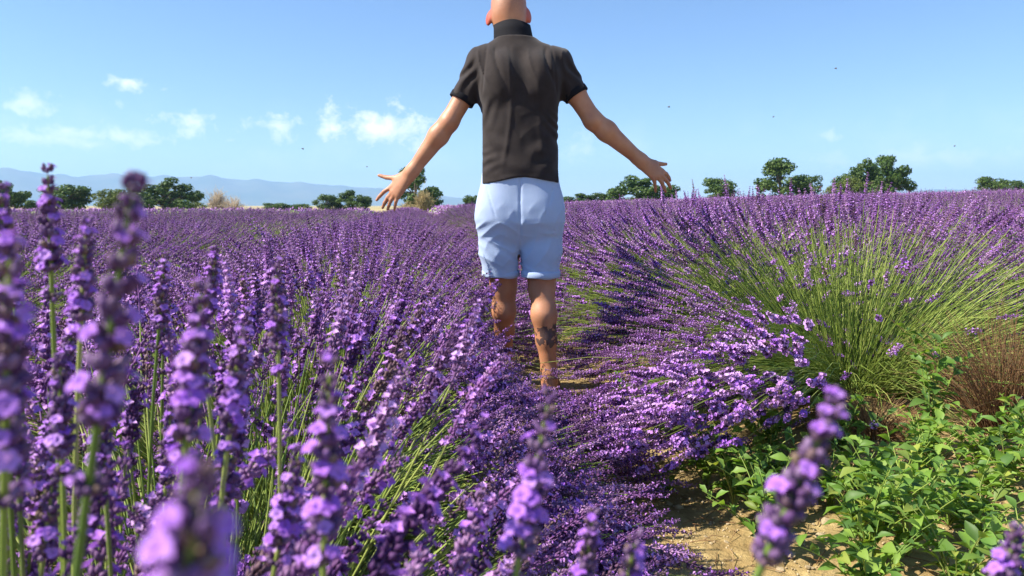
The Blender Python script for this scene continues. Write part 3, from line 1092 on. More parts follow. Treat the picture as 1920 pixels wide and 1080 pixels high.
def shirt_folds(x, y, z):
    back = sm(-y, -.02, .05)
    v = (1 - 2 * np.abs(np.sin(x * 44 + 1.6 * np.sin(z * 13 + 1) + 8 * (1.5 - z) * x)) ** .6) * np.sin(x * 31 + z * 9 + .6)
    up = sm(z, 1.33, 1.42) * (1 - sm(z, 1.50, 1.54)) * .0060 * v
    long_ = .0042 * np.exp(-((x + .068 - .03 * np.sin(z * 6)) / .010) ** 2) * sm(z, .98, 1.1) * (1 - sm(z, 1.5, 1.55))
    long_ = long_ + .0034 * np.exp(-((x - .085 + .05 * (z - 1.2)) / .014) ** 2) * sm(z, 1.0, 1.1) * (1 - sm(z, 1.4, 1.5))
    side = sm(np.abs(x), .05, .16) * sm(z, .97, 1.02) * (1 - sm(z, 1.24, 1.36)) * .0030 * np.sin(z * 105 + np.abs(x) * 95 + 3.5 * np.sin(z * 19 + x * 13)) * (.5 + .5 * np.sin(z * 27 + x * 8))
    low = (1 - sm(z, 1.08, 1.2)) * sm(z, .955, .99) * .0030 * np.sin(z * 70 - x * 22 + 3 * np.sin(x * 13 + 1)) * np.sin(x * 19 + z * 11 + .5)
    slv = sm(np.abs(x), .17, .21) * .0038 * np.sin(z * 70 + np.abs(x) * 105 + 2 * np.sin(z * 31))
    gen = .0020 * (np.sin(x * 43 + z * 21 + 1.7 * np.sin(z * 17)) * np.sin(z * 33 - y * 40))
    seam = .0034 * np.exp(-((np.abs(x + .004) - .150 + .10 * (z - 1.40)) / .0045) ** 2) * sm(z, 1.31, 1.36)
    pull = .0018 * (1 - 2 * np.abs(np.sin(z * 26 - np.abs(x) * 34 + 1.2 * np.sin(z * 15 + x * 11))) ** .55) * sm(z, 1.0, 1.08) * (1 - sm(z, 1.28, 1.36)) * (.4 + .6 * np.sin(x * 23 + z * 7) ** 2)
    return -(back * (up + long_ + pull) + side + low + slv + gen) + seam


sf.warp(shirt_folds)
sf.cut(lambda x, y, z: .948 + .026 * np.exp(-(x / .11) ** 2) + .010 * np.sin(x * 15) * .4 - z)      # hem, a little higher at the back
sf.cut(lambda x, y, z: z - 1.572 + .12 * (y - .04))
for sx, sh, el_, fr in ((-1, SHL, ELL, .60), (1, SHR, ELR, .52)):
    sh, el_ = np.array(sh), np.array(el_)
    d_ = (el_ - sh) / np.linalg.norm(el_ - sh)
    pt = sh + (el_ - sh) * fr
    side_ = (lambda x, sx=sx: np.where(x * sx > .13, 0, -1.0))
    sf.cut(lambda x, y, z, d_=d_, pt=pt, side_=side_: np.minimum((x - pt[0]) * d_[0] + (y - pt[1]) * d_[1] + (z - pt[2]) * d_[2],
                                                             0 * z + np.where(x * np.sign(pt[0]) > .166, 1.0, -1.0)))
shirt = obj('shirt', sf.mesh('shirt', M_SHIRT, 1), person)
shirt['label'] = 'dark charcoal polo shirt with folds across the shoulders'
del sf


def ring_band(cs, name, mat, parent, n=40, th=.004):
    """closed cloth band: list of (centre, ax, ay, half widths) sections swept as a tube wall"""
    rows = []
    for (c_, X_, Y_, a_, b_) in cs + [(q[0], q[1], q[2], q[3] - th, q[4] - th) for q in cs[::-1]]:
        an = np.linspace(0, 2 * np.pi, n, endpoint=False)
        rows.append(np.array(c_) + a_ * np.cos(an)[:, None] * np.array(X_) + b_ * np.sin(an)[:, None] * np.array(Y_))
    V = np.concatenate(rows)
    k = len(rows)
    F = []
    for i in range(k):
        for j in range(n):
            j2, i2 = (j + 1) % n, (i + 1) % k
            F.append((i * n + j, i * n + j2, i2 * n + j2, i2 * n + j))
    return obj(name, mesh_np(name, V, np.array(F), [mat], smooth=False), parent)


for sx, sh, el_, fr in ((-1, SHL, ELL, .60), (1, SHR, ELR, .52)):
    sh, el_ = np.array(sh), np.array(el_)
    d_ = (el_ - sh) / np.linalg.norm(el_ - sh)
    X_ = np.cross(d_, (0, 1, 0))
    Y_ = np.cross(X_, d_)
    p_ = sh + (el_ - sh) * fr
    r0 = .0635 + (.0530 - .0635) * fr / (fr + .16)
    ring_band([(p_ - d_ * .018, X_, Y_, r0 + .0005, r0 + .0005), (p_ - d_ * .016, X_, Y_, r0 + .002, r0 + .002), (p_ + d_ * .006, X_, Y_, r0 + .002, r0 + .002), (p_ + d_ * .0085, X_, Y_, r0, r0)], 'sleeve_cuff', M_RIB, shirt, th=.009)
# stand-up collar, open at the throat
cols = []
for i, (z_, a_, b_) in enumerate(((1.545, .089, .080), (1.56, .0885, .0785), (1.60, .084, .074), (1.637, .0805, .071))):
    an = np.linspace(rad(118), rad(422), 46)
    for off in (0, -.006):
        cols.append(np.stack((-.023 - .004 * i + (a_ + off) * np.cos(an), .047 + .006 * i + (b_ + off) * np.sin(an), z_ + 0 * an - .10 * (b_ * np.sin(an)) + .0035 * np.sin(an * 3) * (i == 3)), 1))
V = np.concatenate(cols)
n = 46
F = []
for i in range(3):
    for j in range(n - 1):
        a0, b0 = (2 * i) * n + j, (2 * i + 2) * n + j
        F.append((a0, a0 + 1, b0 + 1, b0))
        a1, b1 = (2 * i + 1) * n + j, (2 * i + 3) * n + j
        F.append((a1 + 1, a1, b1, b1 + 1))
for j in range(n - 1):
    F.append((6 * n + j, 6 * n + j + 1, 7 * n + j + 1, 7 * n + j))
obj('collar', mesh_np('collar', V, np.array(F), [M_RIB], smooth=True), shirt)

# shorts
pf = Field((-.25, -.22, .50), (.25, .28, 1.02), .0044)
pf.loft([(.66, .001, .02, .14, .06), (.71, .001, .012, .165, .092), (.78, .0015, -.002, .185, .122), (.84, .0015, -.003, .186, .124), (.90, .001, -.002, .181, .122), (.96, .0, .0, .171, .122), (1.0, .0, .0, .166, .118)], .02, 2.6)
for sx, yo in ((-1, .012), (1, -.006)):
    pf.ell((sx * .078, -.034 + yo, .825), (.094, .078, .105), .06)
pf.chain([(.094, .0, .80), (.095, .002, .66), (.0925, .010, .50)], [.095, .0870, .0805], .03)
pf.chain([(-.094, .006, .80), (-.090, .022, .66), (-.085, .050, .50)], [.095, .0870, .0780], .03)

pf.put(lambda x, y, z: np.abs(x + .004) - .004 + 0 * y + np.maximum(z - .64, 0) * 2.2, (-.03, -.2, .5), (.03, .3, .76), .001, sub=True)


def crease(t_):
    return 1 - 2 * np.abs(np.sin(t_)) ** .55


def shorts_folds(x, y, z):
    msk = .5 + .5 * np.sin(x * 29 + z * 23 + 2 * np.sin(z * 31 + x * 17))
    ax = np.abs(np.abs(x) - .088)
    seat = .0030 * sm(z, .68, .73) * (1 - sm(z, .77, .80)) * crease((z + .35 * ax) * 62 + 1.5 * np.sin(x * 21)) * msk
    legs = .0028 * (1 - sm(z, .68, .73)) * crease(z * 42 + x * 17 + 1.8 * np.sin(z * 21 + x * 13)) * msk
    drag = .0022 * crease(x * 46 - z * 30 + 1.3 * np.sin(z * 17)) * sm(z, .56, .62) * (1 - sm(z, .80, .9)) * (1 - msk)
    seam = .0045 * np.exp(-(x / .005) ** 2) * sm(-y, .0, .03)
    hip = .0025 * np.exp(-((np.abs(x) - .118 - .3 * (z - .85)) / .004) ** 2) * sm(z, .80, .82) * (1 - sm(z, .93, .94))
    return -(seat + legs + drag) + seam + hip


pf.warp(shorts_folds)
pf.cut(lambda x, y, z: .538 + .004 * np.sin(x * 40) - z)
shorts = obj('shorts', pf.mesh('shorts', M_SHORTS, 1), person)
shorts['label'] = 'pale blue knee-length cotton shorts'
del pf
# turned-up hems and patch pocket flap
for cx, cy, a_ in ((.0925, .008, .0835), (-.0855, .044, .0810)):
    ring_band([((cx, cy, .540), (1, 0, 0), (0, 1, 0), a_ + .002, a_ + .002), ((cx, cy, .5435), (1, 0, 0), (0, 1, 0), a_ + .004, a_ + .004), ((cx, cy - .001, .566), (1, 0, 0), (0, 1, 0), a_ + .0045, a_ + .0045),
               ((cx, cy - .001, .568), (1, 0, 0), (0, 1, 0), a_ + .002, a_ + .002)], 'hem', M_SHORTS, shorts, th=.008)
# flat leather sandals
for ax_, ay, tx, ty in ((.131, -.018, .150, .175), (-.066, .27, -.095, .47)):
    ac = Acc()
    n = 28
    an = np.linspace(0, 2 * np.pi, n, endpoint=False)
    c0, c1 = np.array((ax_, ay - .02)), np.array((tx, ty))
    d_ = (c1 - c0)
    Ls = np.linalg.norm(d_) / 2 + .03
    d_ /= np.linalg.norm(d_)
    pr = np.array((d_[1], -d_[0]))
    wv = .040 + .006 * np.cos(an)
    base = (c0 + c1) / 2 + np.cos(an)[:, None] * Ls * d_ + np.sin(an)[:, None] * wv[:, None] * pr
    V = np.concatenate((np.c_[base, np.full(n, -.004)], np.c_[base, np.full(n, .016)], [[*((c0 + c1) / 2), -.004], [*((c0 + c1) / 2), .016]]))
    F = []
    for j in range(n):
        k = (j + 1) % n
        F += [(j, k, n + k), (j, n + k, n + j), (2 * n, k, j), (2 * n + 1, n + j, n + k)]
    sd = obj('sandal', mesh_np('sandal', V, np.array(F), [M_SOLE]), person)
    arc = np.linspace(0, np.pi, 15)
    for cc, ww, hh_, rr in ((c0 + d_ * .03, .040, .085, .004), (c1 - d_ * .055, .043, .058, .006)):
        Pp = np.stack((cc[0] + np.cos(arc) * ww * pr[0], cc[1] + np.cos(arc) * ww * pr[1], .012 + np.sin(arc) * hh_), 1)[None]
        V, F = tubes(Pp, np.full((1, 15), rr), 6)
        obj('strap', mesh_np('strap', V, F, [M_SOLE], smooth=True), sd)
# ------------------------------------------------------------------ single lavender stalks close to the lens (tip xyz, spike foot xyz)
HERO = [
    (-0.332, 0.54, 0.864, -0.341, 0.55, 0.777, 'slender lavender stalk standing tall against the blue hills beside the leftmost trees'),
    (-0.126, 0.25, 0.846, -0.152, 0.26, 0.744, 'tall blurred lavender stalk leaning right in front of the big oak'),
    (-0.175, 0.26, 0.824, -0.191, 0.27, 0.727, 'dark blurred lavender stalk left of the tall leaning one'),
    (-0.142, 0.34, 0.802, -0.159, 0.35, 0.713, 'upright lavender stalk right beside the tall blurred leaning one'),
    (-0.082, 0.33, 0.767, -0.090, 0.34, 0.669, 'straight lavender stalk with loose whorls over the bush of green stems'),
    (0.017, 0.34, 0.750, 0.001, 0.35, 0.653, 'lavender stalk rising in front of the walking man\'s feet'),
    (-0.059, 0.136, 0.788, -0.071, 0.144, 0.735, 'lavender stalk wholly out of focus, a soft violet blur'),
    (0.119, 0.27, 0.767, 0.094, 0.28, 0.688, 'blurred lavender stalk leaning in front of the leafy green weeds'),
    (0.047, 0.42, 0.658, 0.041, 0.43, 0.583, 'short lavender stalk leaning over the furrow near the bare ochre soil'),
    (0.062, 0.36, 0.672, 0.053, 0.37, 0.601, 'low lavender stalk with two pale whorls beside the bare ochre soil'),
    (0.254, 0.36, 0.676, 0.249, 0.37, 0.616, 'lavender stalk tip in front of the right end of the weeds'),
    (-0.284, 0.50, 0.828, -0.299, 0.51, 0.747, 'lavender stalk between the slender tall one and the leaning blurred one'),
    (-0.173, 0.47, 0.759, -0.189, 0.48, 0.677, 'lavender stalk just behind the upright one, half hidden by it'),
    (-0.190, 0.60, 0.791, -0.194, 0.61, 0.706, 'sharp upright lavender stalk rising above the bush in the left row'),
    (-0.080, 0.50, 0.610, -0.100, 0.51, 0.531, 'low bushy lavender stalk over long pale green stems'),
    (-0.312, 0.46, 0.848, -0.322, 0.47, 0.781, 'lavender stalk reaching up in front of the leftmost tree'),
    (-0.133, 0.45, 0.687, -0.153, 0.46, 0.609, 'dark lavender stalk behind the straight one with loose whorls'),
]
rh = random.Random(17)
for i in range(18):
    yy = rh.uniform(.46, .85)
    xx = -yy * rh.uniform(.36, .70)
    zz = .80 - rh.uniform(.0, .16)
    ln = rh.uniform(.07, .09)
    dx_, dy_ = rh.uniform(-.006, .020), rh.uniform(-.012, .012)
    HERO.append((xx, yy, zz, xx - dx_, yy - dy_, zz - ln, 'lavender stalk in the crowd of upright stalks at the near end of the left row'))
cV, cF = spindle(.0098, .0024, 7, True)
CAL_ME = mesh_np('calyx', cV, cF, [M_CALYX_NEAR], smooth=True)
FLW = []
for i in range(3):
    r = random.Random(60 + i)
    ac = Acc()
    for k in range(5):                                        # five cupped lobes, the upper two larger
        a = k * 2 * math.pi / 5 + r.uniform(-.1, .1)
        sz = .0062 if k < 2 else .0048
        U = np.linspace(0, 1, 5)
        Wd = np.array((.25, .62, .85, .75, .12)) * sz * .62
        pts = []
        for u_, w_ in zip(U, Wd):
            for q in (-1, 0, 1):
                rr_ = .0012 + u_ * sz
                zz_ = .0016 * math.sin(u_ * 2.4) + .0012 * abs(q) * u_ - .0016 * u_ * u_
                pts.append((rr_ * math.cos(a) - q * w_ * math.sin(a), rr_ * math.sin(a) + q * w_ * math.cos(a), zz_ + r.uniform(-.0003, .0003)))
        fs = []
        for u_ in range(4):
            for q in range(2):
                b0 = u_ * 3 + q
                fs += [(b0, b0 + 1, b0 + 4), (b0, b0 + 4, b0 + 3)]
        ac.add(pts, fs, 0)
    V, F = spindle(.005, .0012, 6, True)
    ac.add(V - np.array((0, 0, .0045)), F, 0)
    FLW.append(ac.mesh('flower', [M_PETAL_NEAR], True, False))
for h, (tx, ty, tz, bx, by, bz, lb) in enumerate(HERO):
    r = random.Random(900 + h)
    T_, B_ = np.array((tx, ty, tz)), np.array((bx, by, bz))
    L = float(np.linalg.norm(T_ - B_))
    dirv = (T_ - B_) / L
    g0 = RW(LAT0 + .25, .1 + by * .5)
    foot = np.array((g0[0] * .5 + bx * .5 - .05, g0[1] * .6 + by * .4, 0.02))
    if tx > .2:
        foot = np.array((bx + .10, by + .12, .02))
    root = empty('lavender_stalk', tuple(foot))
    tag(root, lb, 'lavender', 'single lavender stalks close to the viewer' if h < 17 else 'stalks crowding the near end of the left row')
    u_ = np.linspace(0, 1, 12)[:, None]
    ctl = B_ - dirv * .32
    path = (1 - u_) ** 2 * foot + 2 * u_ * (1 - u_) * ctl + u_ ** 2 * B_
    path = np.concatenate((path, [B_ + dirv * L * .5, B_ + dirv * L * .97])) - foot
    V, F = tubes(path[None], np.concatenate((np.full(12, .0016), [.0014, .0008]))[None], 6)
    obj('stem', mesh_np('stem', V, F, [M_STEM], smooth=True), root)
    Rm = frames(dirv[None], np.array([r.uniform(0, 6)]))[0]
    k_ = L / .085
    for p, d, s_, op in spike_layout(r, L, 9 if L < .075 else 11, 12, .24):
        p = Rm @ np.array(p) + B_ - foot
        dd = Rm @ np.array(d)
        R2 = frames(dd[None], np.array([r.uniform(0, 6.28)]))[0]
        s_ *= .80 + .06 * k_
        o_ = obj('calyx', CAL_ME, root)
        o_.matrix_local = Matrix([[*(R2[k] * s_), p[k]] for k in range(3)] + [[0, 0, 0, 1]])
        if op:
            o_ = obj('flower', FLW[r.randrange(3)], root)
            pp = p + dd * .0098 * s_
            o_.matrix_local = Matrix([[*(R2[k] * s_ * .82), pp[k]] for k in range(3)] + [[0, 0, 0, 1]])
# ------------------------------------------------------------------ weeds, dry plants and stones on the ground
def leaf_mesh(seed, wd, lobes=0):
    r = random.Random(seed)
    U = np.linspace(0, 1, 6)
    prof = np.array((.08, .62, 1.0, .86, .50, .03)) * wd
    if lobes:
        prof = prof * np.array((1, 1.0, .72, 1.12, .6, 1))
    V, F = [], []
    for u_, w_ in zip(U, prof):
        z0 = .10 * math.sin(u_ * 2.6) - .10 * u_ * u_
        for q in (-1, 0, 1):
            V.append((q * w_, u_, z0 + .16 * abs(q) * w_ / wd * (1 - .3 * u_) + r.uniform(-.012, .012)))
    for i in range(5):
        for q in range(2):
            b0 = i * 3 + q
            F += [(b0, b0 + 1, b0 + 4), (b0, b0 + 4, b0 + 3)]
    return mesh_np('leaf', np.array(V), np.array(F), [M_LEAF], smooth=True)


LEAVES = [leaf_mesh(i, .20 + .06 * (i % 3), i % 2) for i in range(5)]


def weed(x, y, h, nst, spread, leaf, label, seed, group='leafy weeds in the gap of the right row', up=.7, dens=.026):
    r = random.Random(seed)
    z = ground_z(x, y)
    root = empty('weed', (x, y, z - .004))
    tag(root, label, 'weed', group)
    PP = []
    for s_ in range(nst):
        a = r.uniform(0, 6.28)
        R_ = spread * r.uniform(.3, 1)
        hh_ = h * r.uniform(.55, 1.0)
        tip = np.array((R_ * math.cos(a), R_ * math.sin(a), hh_))
        ctl = np.array((tip[0] * .35, tip[1] * .35, hh_ * up))
        u_ = np.linspace(0, 1, 7)[:, None]
        PP.append(2 * u_ * (1 - u_) * ctl + u_ ** 2 * tip)
    PP = np.array(PP)
    V, F = tubes(PP, np.tile(np.linspace(.0022, .001, 7), (nst, 1)), 4)
    ac = Acc()
    ac.add(V, F, 0, .3)
    obj('stems', ac.mesh('stems', [M_STEM]), root)
    for p in PP:
        L = np.linalg.norm(np.diff(p, axis=0), axis=1).sum()
        nl = max(4, int(L / dens))
        a = r.uniform(0, 6.28)
        for i in range(nl):
            f = .12 + .88 * (i + .5) / nl
            k = min(int(f * 6), 5)
            q = p[k] + (p[k + 1] - p[k]) * (f * 6 - k)
            a += 2.4 + r.uniform(-.5, .5)
            tl = r.uniform(-.25, .75)
            d = Vector((math.cos(a) * math.cos(tl), math.sin(a) * math.cos(tl), math.sin(tl)))
            o_ = obj('leaf', LEAVES[r.randrange(5)], root)
            sc = leaf * r.uniform(.6, 1.25) * (1.1 - .35 * f)
            o_.matrix_local = Matrix.LocRotScale(Vector(q), d.to_track_quat('Y', 'Z') @ Quaternion((0, 1, 0), r.uniform(-.7, .7)), Vector((sc, sc, sc)))


GW = 'leafy green weed in the low thicket on the ochre soil of the gap'
wr_ = random.Random(5)
spots = [(.62, 1.72), (.80, 1.66), (.98, 1.70), (1.14, 1.72), (.70, 1.95), (.90, 1.92), (1.08, 1.95), (1.28, 1.92), (.78, 2.18), (1.00, 2.16), (1.22, 2.18), (1.42, 2.12), (1.12, 2.38), (1.32, 2.36), (1.52, 2.36), (.98, 1.52), (1.16, 1.54), (.78, 1.50), (.96, 1.84), (1.18, 1.84), (1.36, 2.02), (.88, 2.05), (.66, 2.40), (.60, 2.08), (.84, 2.42), (1.62, 2.2), (1.5, 1.95)]
for i, (x, y) in enumerate(spots):
    weed(x + wr_.uniform(-.04, .04), y + wr_.uniform(-.04, .04), wr_.uniform(.14, .27), 11, .17, .054, GW, 40 + i)
weed(1.42, 2.46, .46, 6, .11, .058, 'tall upright leafy weed standing before the bush with bared green stems', 90, up=.9)
weed(.60, 2.22, .20, 8, .13, .052, 'small leafy weed at the edge of the furrow under drooping lavender spikes', 91)
weed(.46, 3.12, .17, 3, .05, .060, 'pair of bright rounded leaves among lavender spikes right of the man\'s foot', 92, up=.9, dens=.05)
weed(.35, 2.94, .10, 2, .05, .050, 'tiny bright weed growing in the furrow by the man\'s foot', 93, dens=.05)
weed(.45, 2.12, .13, 6, .09, .042, 'little dark weed on the bare soil in the furrow', 94)


def stalks(name, x, y, n, h, sp, mat, rad0, label, cat, seed, group=None, branch=0, upw=.6):
    r = np.random.default_rng(seed)
    z = ground_z(x, y) if math.hypot(x, y) < 20 else float(gz(x, y))
    root = empty(name, (x, y, z - .01))
    tag(root, label, cat, group)
    a = r.uniform(0, 6.28, n)
    R_ = sp * np.sqrt(r.uniform(0, 1, n))
    tip = np.stack((R_ * np.cos(a), R_ * np.sin(a), h * r.uniform(.45, 1, n) * (1 - .35 * (R_ / sp) ** 2)), 1)
    bs = tip * np.array((.25, .25, 0))
    ctl = np.stack((tip[:, 0] * .4, tip[:, 1] * .4, tip[:, 2] * upw), 1) + r.normal(0, .06 * h, (n, 3)) * np.array((1, 1, .3))
    u_ = np.linspace(0, 1, 5)[None, :, None]
    P = (1 - u_) ** 2 * bs[:, None] + 2 * u_ * (1 - u_) * ctl[:, None] + u_ ** 2 * tip[:, None]
    ac = Acc()
    V, F = tubes(P, np.tile(np.linspace(1.2, .5, 5) * rad0, (n, 1)), 3)
    ac.add(V, F, 0, np.repeat(r.random(n), 15))
    if branch:
        k = r.integers(0, n, branch)
        f = r.integers(1, 4, branch)
        q = P[k, f]
        d = (P[k, 4] - P[k, 2]) * .5 + r.normal(0, h * .12, (branch, 3))
        P2 = np.stack((q, q + d * .5 + np.array((0, 0, h * .01)), q + d), 1)
        V, F = tubes(P2, np.tile(np.array((.7, .5, .3)) * rad0, (branch, 1)), 3)
        ac.add(V, F, 0, np.repeat(r.random(branch), 9))
    obj('stalks', ac.mesh('stalks', [mat]), root)['kind'] = 'stuff'
    return root


stalks('dead_lavender_bush', 1.78, 2.62, 520, .50, .36, M_DRY, .0016, 'dead brown lavender bush of dry twigs beside the tall weed', 'dead bush', 3, None, 500)
stalks('dead_lavender_bush', 1.30, 2.62, 200, .17, .26, M_DRY, .0015, 'low brown dry stubble under the bush with bared green stems', 'dead bush', 4, None, 260)
stalks('dead_lavender_bush', 2.20, 2.35, 300, .36, .34, M_DRY, .0016, 'dead brown lavender bush at the far end of the leafy weeds', 'dead bush', 6, None, 300)

# stones lying in the soil, the larger ones one by one
STN = []
for i in range(5):
    bm = bmesh.new()
    bmesh.ops.create_icosphere(bm, subdivisions=1, radius=1)
    r = random.Random(70 + i)
    for v in bm.verts:
        v.co *= r.uniform(.72, 1.15)
        v.co.z *= .6
    me = bpy.data.meshes.new('stone')
    bm.to_mesh(me)
    bm.free()
    me.materials.append(M_STONE)
    STN.append(me)
r = random.Random(8)
for i in range(230):
    if i < 150:
        x, y = RW(.56 + r.gauss(0, .17), r.uniform(1.4, 3.6))
    else:
        x, y = r.uniform(.45, 1.6), r.uniform(1.45, 2.6)
    o_ = obj('stone', STN[r.randrange(5)], ground)
    s_ = .005 + .013 * r.random() ** 2
    o_.location = (x, y, ground_z(x, y) + s_ * .15)
    o_.rotation_euler = (r.uniform(-.3, .3), r.uniform(-.3, .3), r.uniform(0, 6.28))
    o_.scale = (s_ * r.uniform(.8, 1.4), s_ * r.uniform(.8, 1.4), s_)
ac = Acc()
rg = np.random.default_rng(14)
tv = np.array(((1, 0, 0), (-.5, .8, 0), (-.6, -.7, 0), (0, 0, .9), (.1, .1, -.5)))
tf = np.array(((0, 1, 3), (1, 2, 3), (2, 0, 3), (1, 0, 4), (2, 1, 4), (0, 2, 4)))
for i in range(2600):
    if i < 1500:
        x, y = RW(.56 + rg.normal(0, .22), rg.uniform(1.2, 3.8))
    else:
        x, y = rg.uniform(.35, 1.8), rg.uniform(1.3, 2.7)
    s_ = rg.uniform(.002, .006)
    a = rg.uniform(0, 6.28)
    Rz = np.array(((math.cos(a), -math.sin(a), 0), (math.sin(a), math.cos(a), 0), (0, 0, 1)))
    ac.add((tv * s_) @ Rz.T + np.array((x, y, ground_z(x, y))), tf, 0)
go = obj('gravel', ac.mesh('gravel', [M_STONE], False, False))
tag(go, 'fine pale gravel scattered over the ochre soil of the furrow', 'gravel', None, 'stuff')

# dry twigs and fallen bits lying on the soil
nl = 420
rl = np.random.default_rng(31)
pts = []
for i in range(nl):
    if i < 220:
        x, y = RW(.58 + rl.normal(0, .2), rl.uniform(1.3, 3.4))
    else:
        x, y = rl.uniform(.4, 1.9), rl.uniform(1.4, 2.8)
    a, L = rl.uniform(0, 6.28), rl.uniform(.02, .09)
    z = ground_z(x, y) + .004
    dx, dy = math.cos(a) * L, math.sin(a) * L
    bx, by = rl.normal(0, .008, 2)
    pts.append([(x, y, z), (x + dx * .5 + bx, y + dy * .5 + by, z + rl.uniform(.0, .012)), (x + dx, y + dy, ground_z(x + dx, y + dy) + .004)])
V, F = tubes(np.array(pts), np.tile(np.array((.0015, .0013, .0008)), (nl, 1)), 3)
ac = Acc()
ac.add(V, F, 0, np.repeat(rl.random(nl), 9))
lo_ = obj('dry_litter', ac.mesh('dry_litter', [M_DRY]))
tag(lo_, 'dry brown twigs and stalk bits littering the ochre soil', 'litter', None, 'stuff')
# ------------------------------------------------------------------ trees and dry shrubs beyond the field
def crown(seed, shape, leaves, mat):
    """crown (unit height 1, base at 0) as leaf-sized faces round clump centres; returns crown mesh, trunk mesh"""
    r = np.random.default_rng(seed)
    lobes = []
    if shape == 'wide':
        for i in range(40):
            a, q = r.uniform(0, 6.28), math.sqrt(r.uniform(0, 1))
            lobes.append((q * .50 * math.cos(a), q * .46 * math.sin(a), .16 + .70 * r.uniform(.0, 1) * (1 - .5 * q * q), r.uniform(.08, .15)))
    elif shape == 'cone':
        for i in range(40):
            z = r.uniform(.10, .90)
            a, q = r.uniform(0, 6.28), math.sqrt(r.uniform(0, 1)) * (.42 * (1 - z) ** .5 + .03)
            lobes.append((q * math.cos(a), q * math.sin(a), z, r.uniform(.07, .14)))
    elif shape == 'open':
        for i in range(28):
            a, q = r.uniform(0, 6.28), math.sqrt(r.uniform(0, 1))
            lobes.append((q * .42 * math.cos(a) + .05, q * .36 * math.sin(a), r.uniform(.12, .92), r.uniform(.07, .13)))
    else:
        for i in range(40):
            v = r.normal(size=3)
            v = v / np.linalg.norm(v) * r.uniform(.2, 1) ** .5
            lobes.append((v[0] * .36, v[1] * .36, .48 + v[2] * .38, r.uniform(.08, .15)))
    lobes = np.array(lobes)
    wgt = lobes[:, 3] ** 2
    k = r.choice(len(lobes), leaves, p=wgt / wgt.sum())
    d = r.normal(size=(leaves, 3))
    d /= np.linalg.norm(d, axis=1, keepdims=True)
    d[:, 2] *= .8
    q = lobes[k, :3] + d * lobes[k, 3:4] * (r.uniform(.25, 1.08, leaves) ** .5)[:, None]
    nrm = d + r.normal(0, .6, (leaves, 3)) + np.array((0, 0, .4))
    Rm = frames(nrm, r.uniform(0, 6.28, leaves))
    s = r.uniform(.012, .026, leaves)
    tv = np.array(((-.55, -1, 0), (.55, -.8, .15), (.75, .6, 0), (-.1, 1.1, -.2), (-.7, .3, .1)))
    tf = np.array(((0, 1, 4), (1, 2, 4), (2, 3, 4)))
    V = np.einsum('nij,vj->nvi', Rm * s[:, None, None], tv) + q[:, None]
    F = tf[None] + (np.arange(leaves) * 5)[:, None, None]
    ac = Acc()
    ac.add(V.reshape(-1, 3), F.reshape(-1, 3), 0, np.repeat((r.random(leaves) * .5 + lobes[k, 3] * 9) % 1, 5))
    cm = ac.mesh('crown', [mat])
    tk = Acc()
    P = np.array([[(0, 0, -.02), (.01, 0, .12), (.0, .01, .30), (.02, 0, .55), (.01, .01, .78)]])
    V, F = tubes(P, np.array([[.035, .028, .024, .015, .005]]), 7)
    tk.add(V, F)
    for lb in lobes[::2]:
        z0 = .15 + .45 * min(lb[2], .8)
        P = np.array([[(0, 0, z0 * .8), (lb[0] * .4, lb[1] * .4, z0 * .7 + lb[2] * .3 + .02), tuple(lb[:3])]])
        V, F = tubes(P, np.array([[.014, .009, .003]]), 5)
        tk.add(V, F)
    return cm, tk.mesh('trunk', [M_BARK], True, False)


KIND = {'wide': crown(1, 'wide', 6500, M_TLEAF), 'wide2': crown(2, 'wide', 6500, M_TLEAF), 'round': crown(3, 'round', 4200, M_TLEAF), 'cone': crown(4, 'cone', 4200, M_TLEAF),
        'open': crown(5, 'open', 3800, M_TLEAF), 'yellow': crown(6, 'round', 2600, M_TLEAF2), 'round2': crown(7, 'round', 4200, M_TLEAF)}
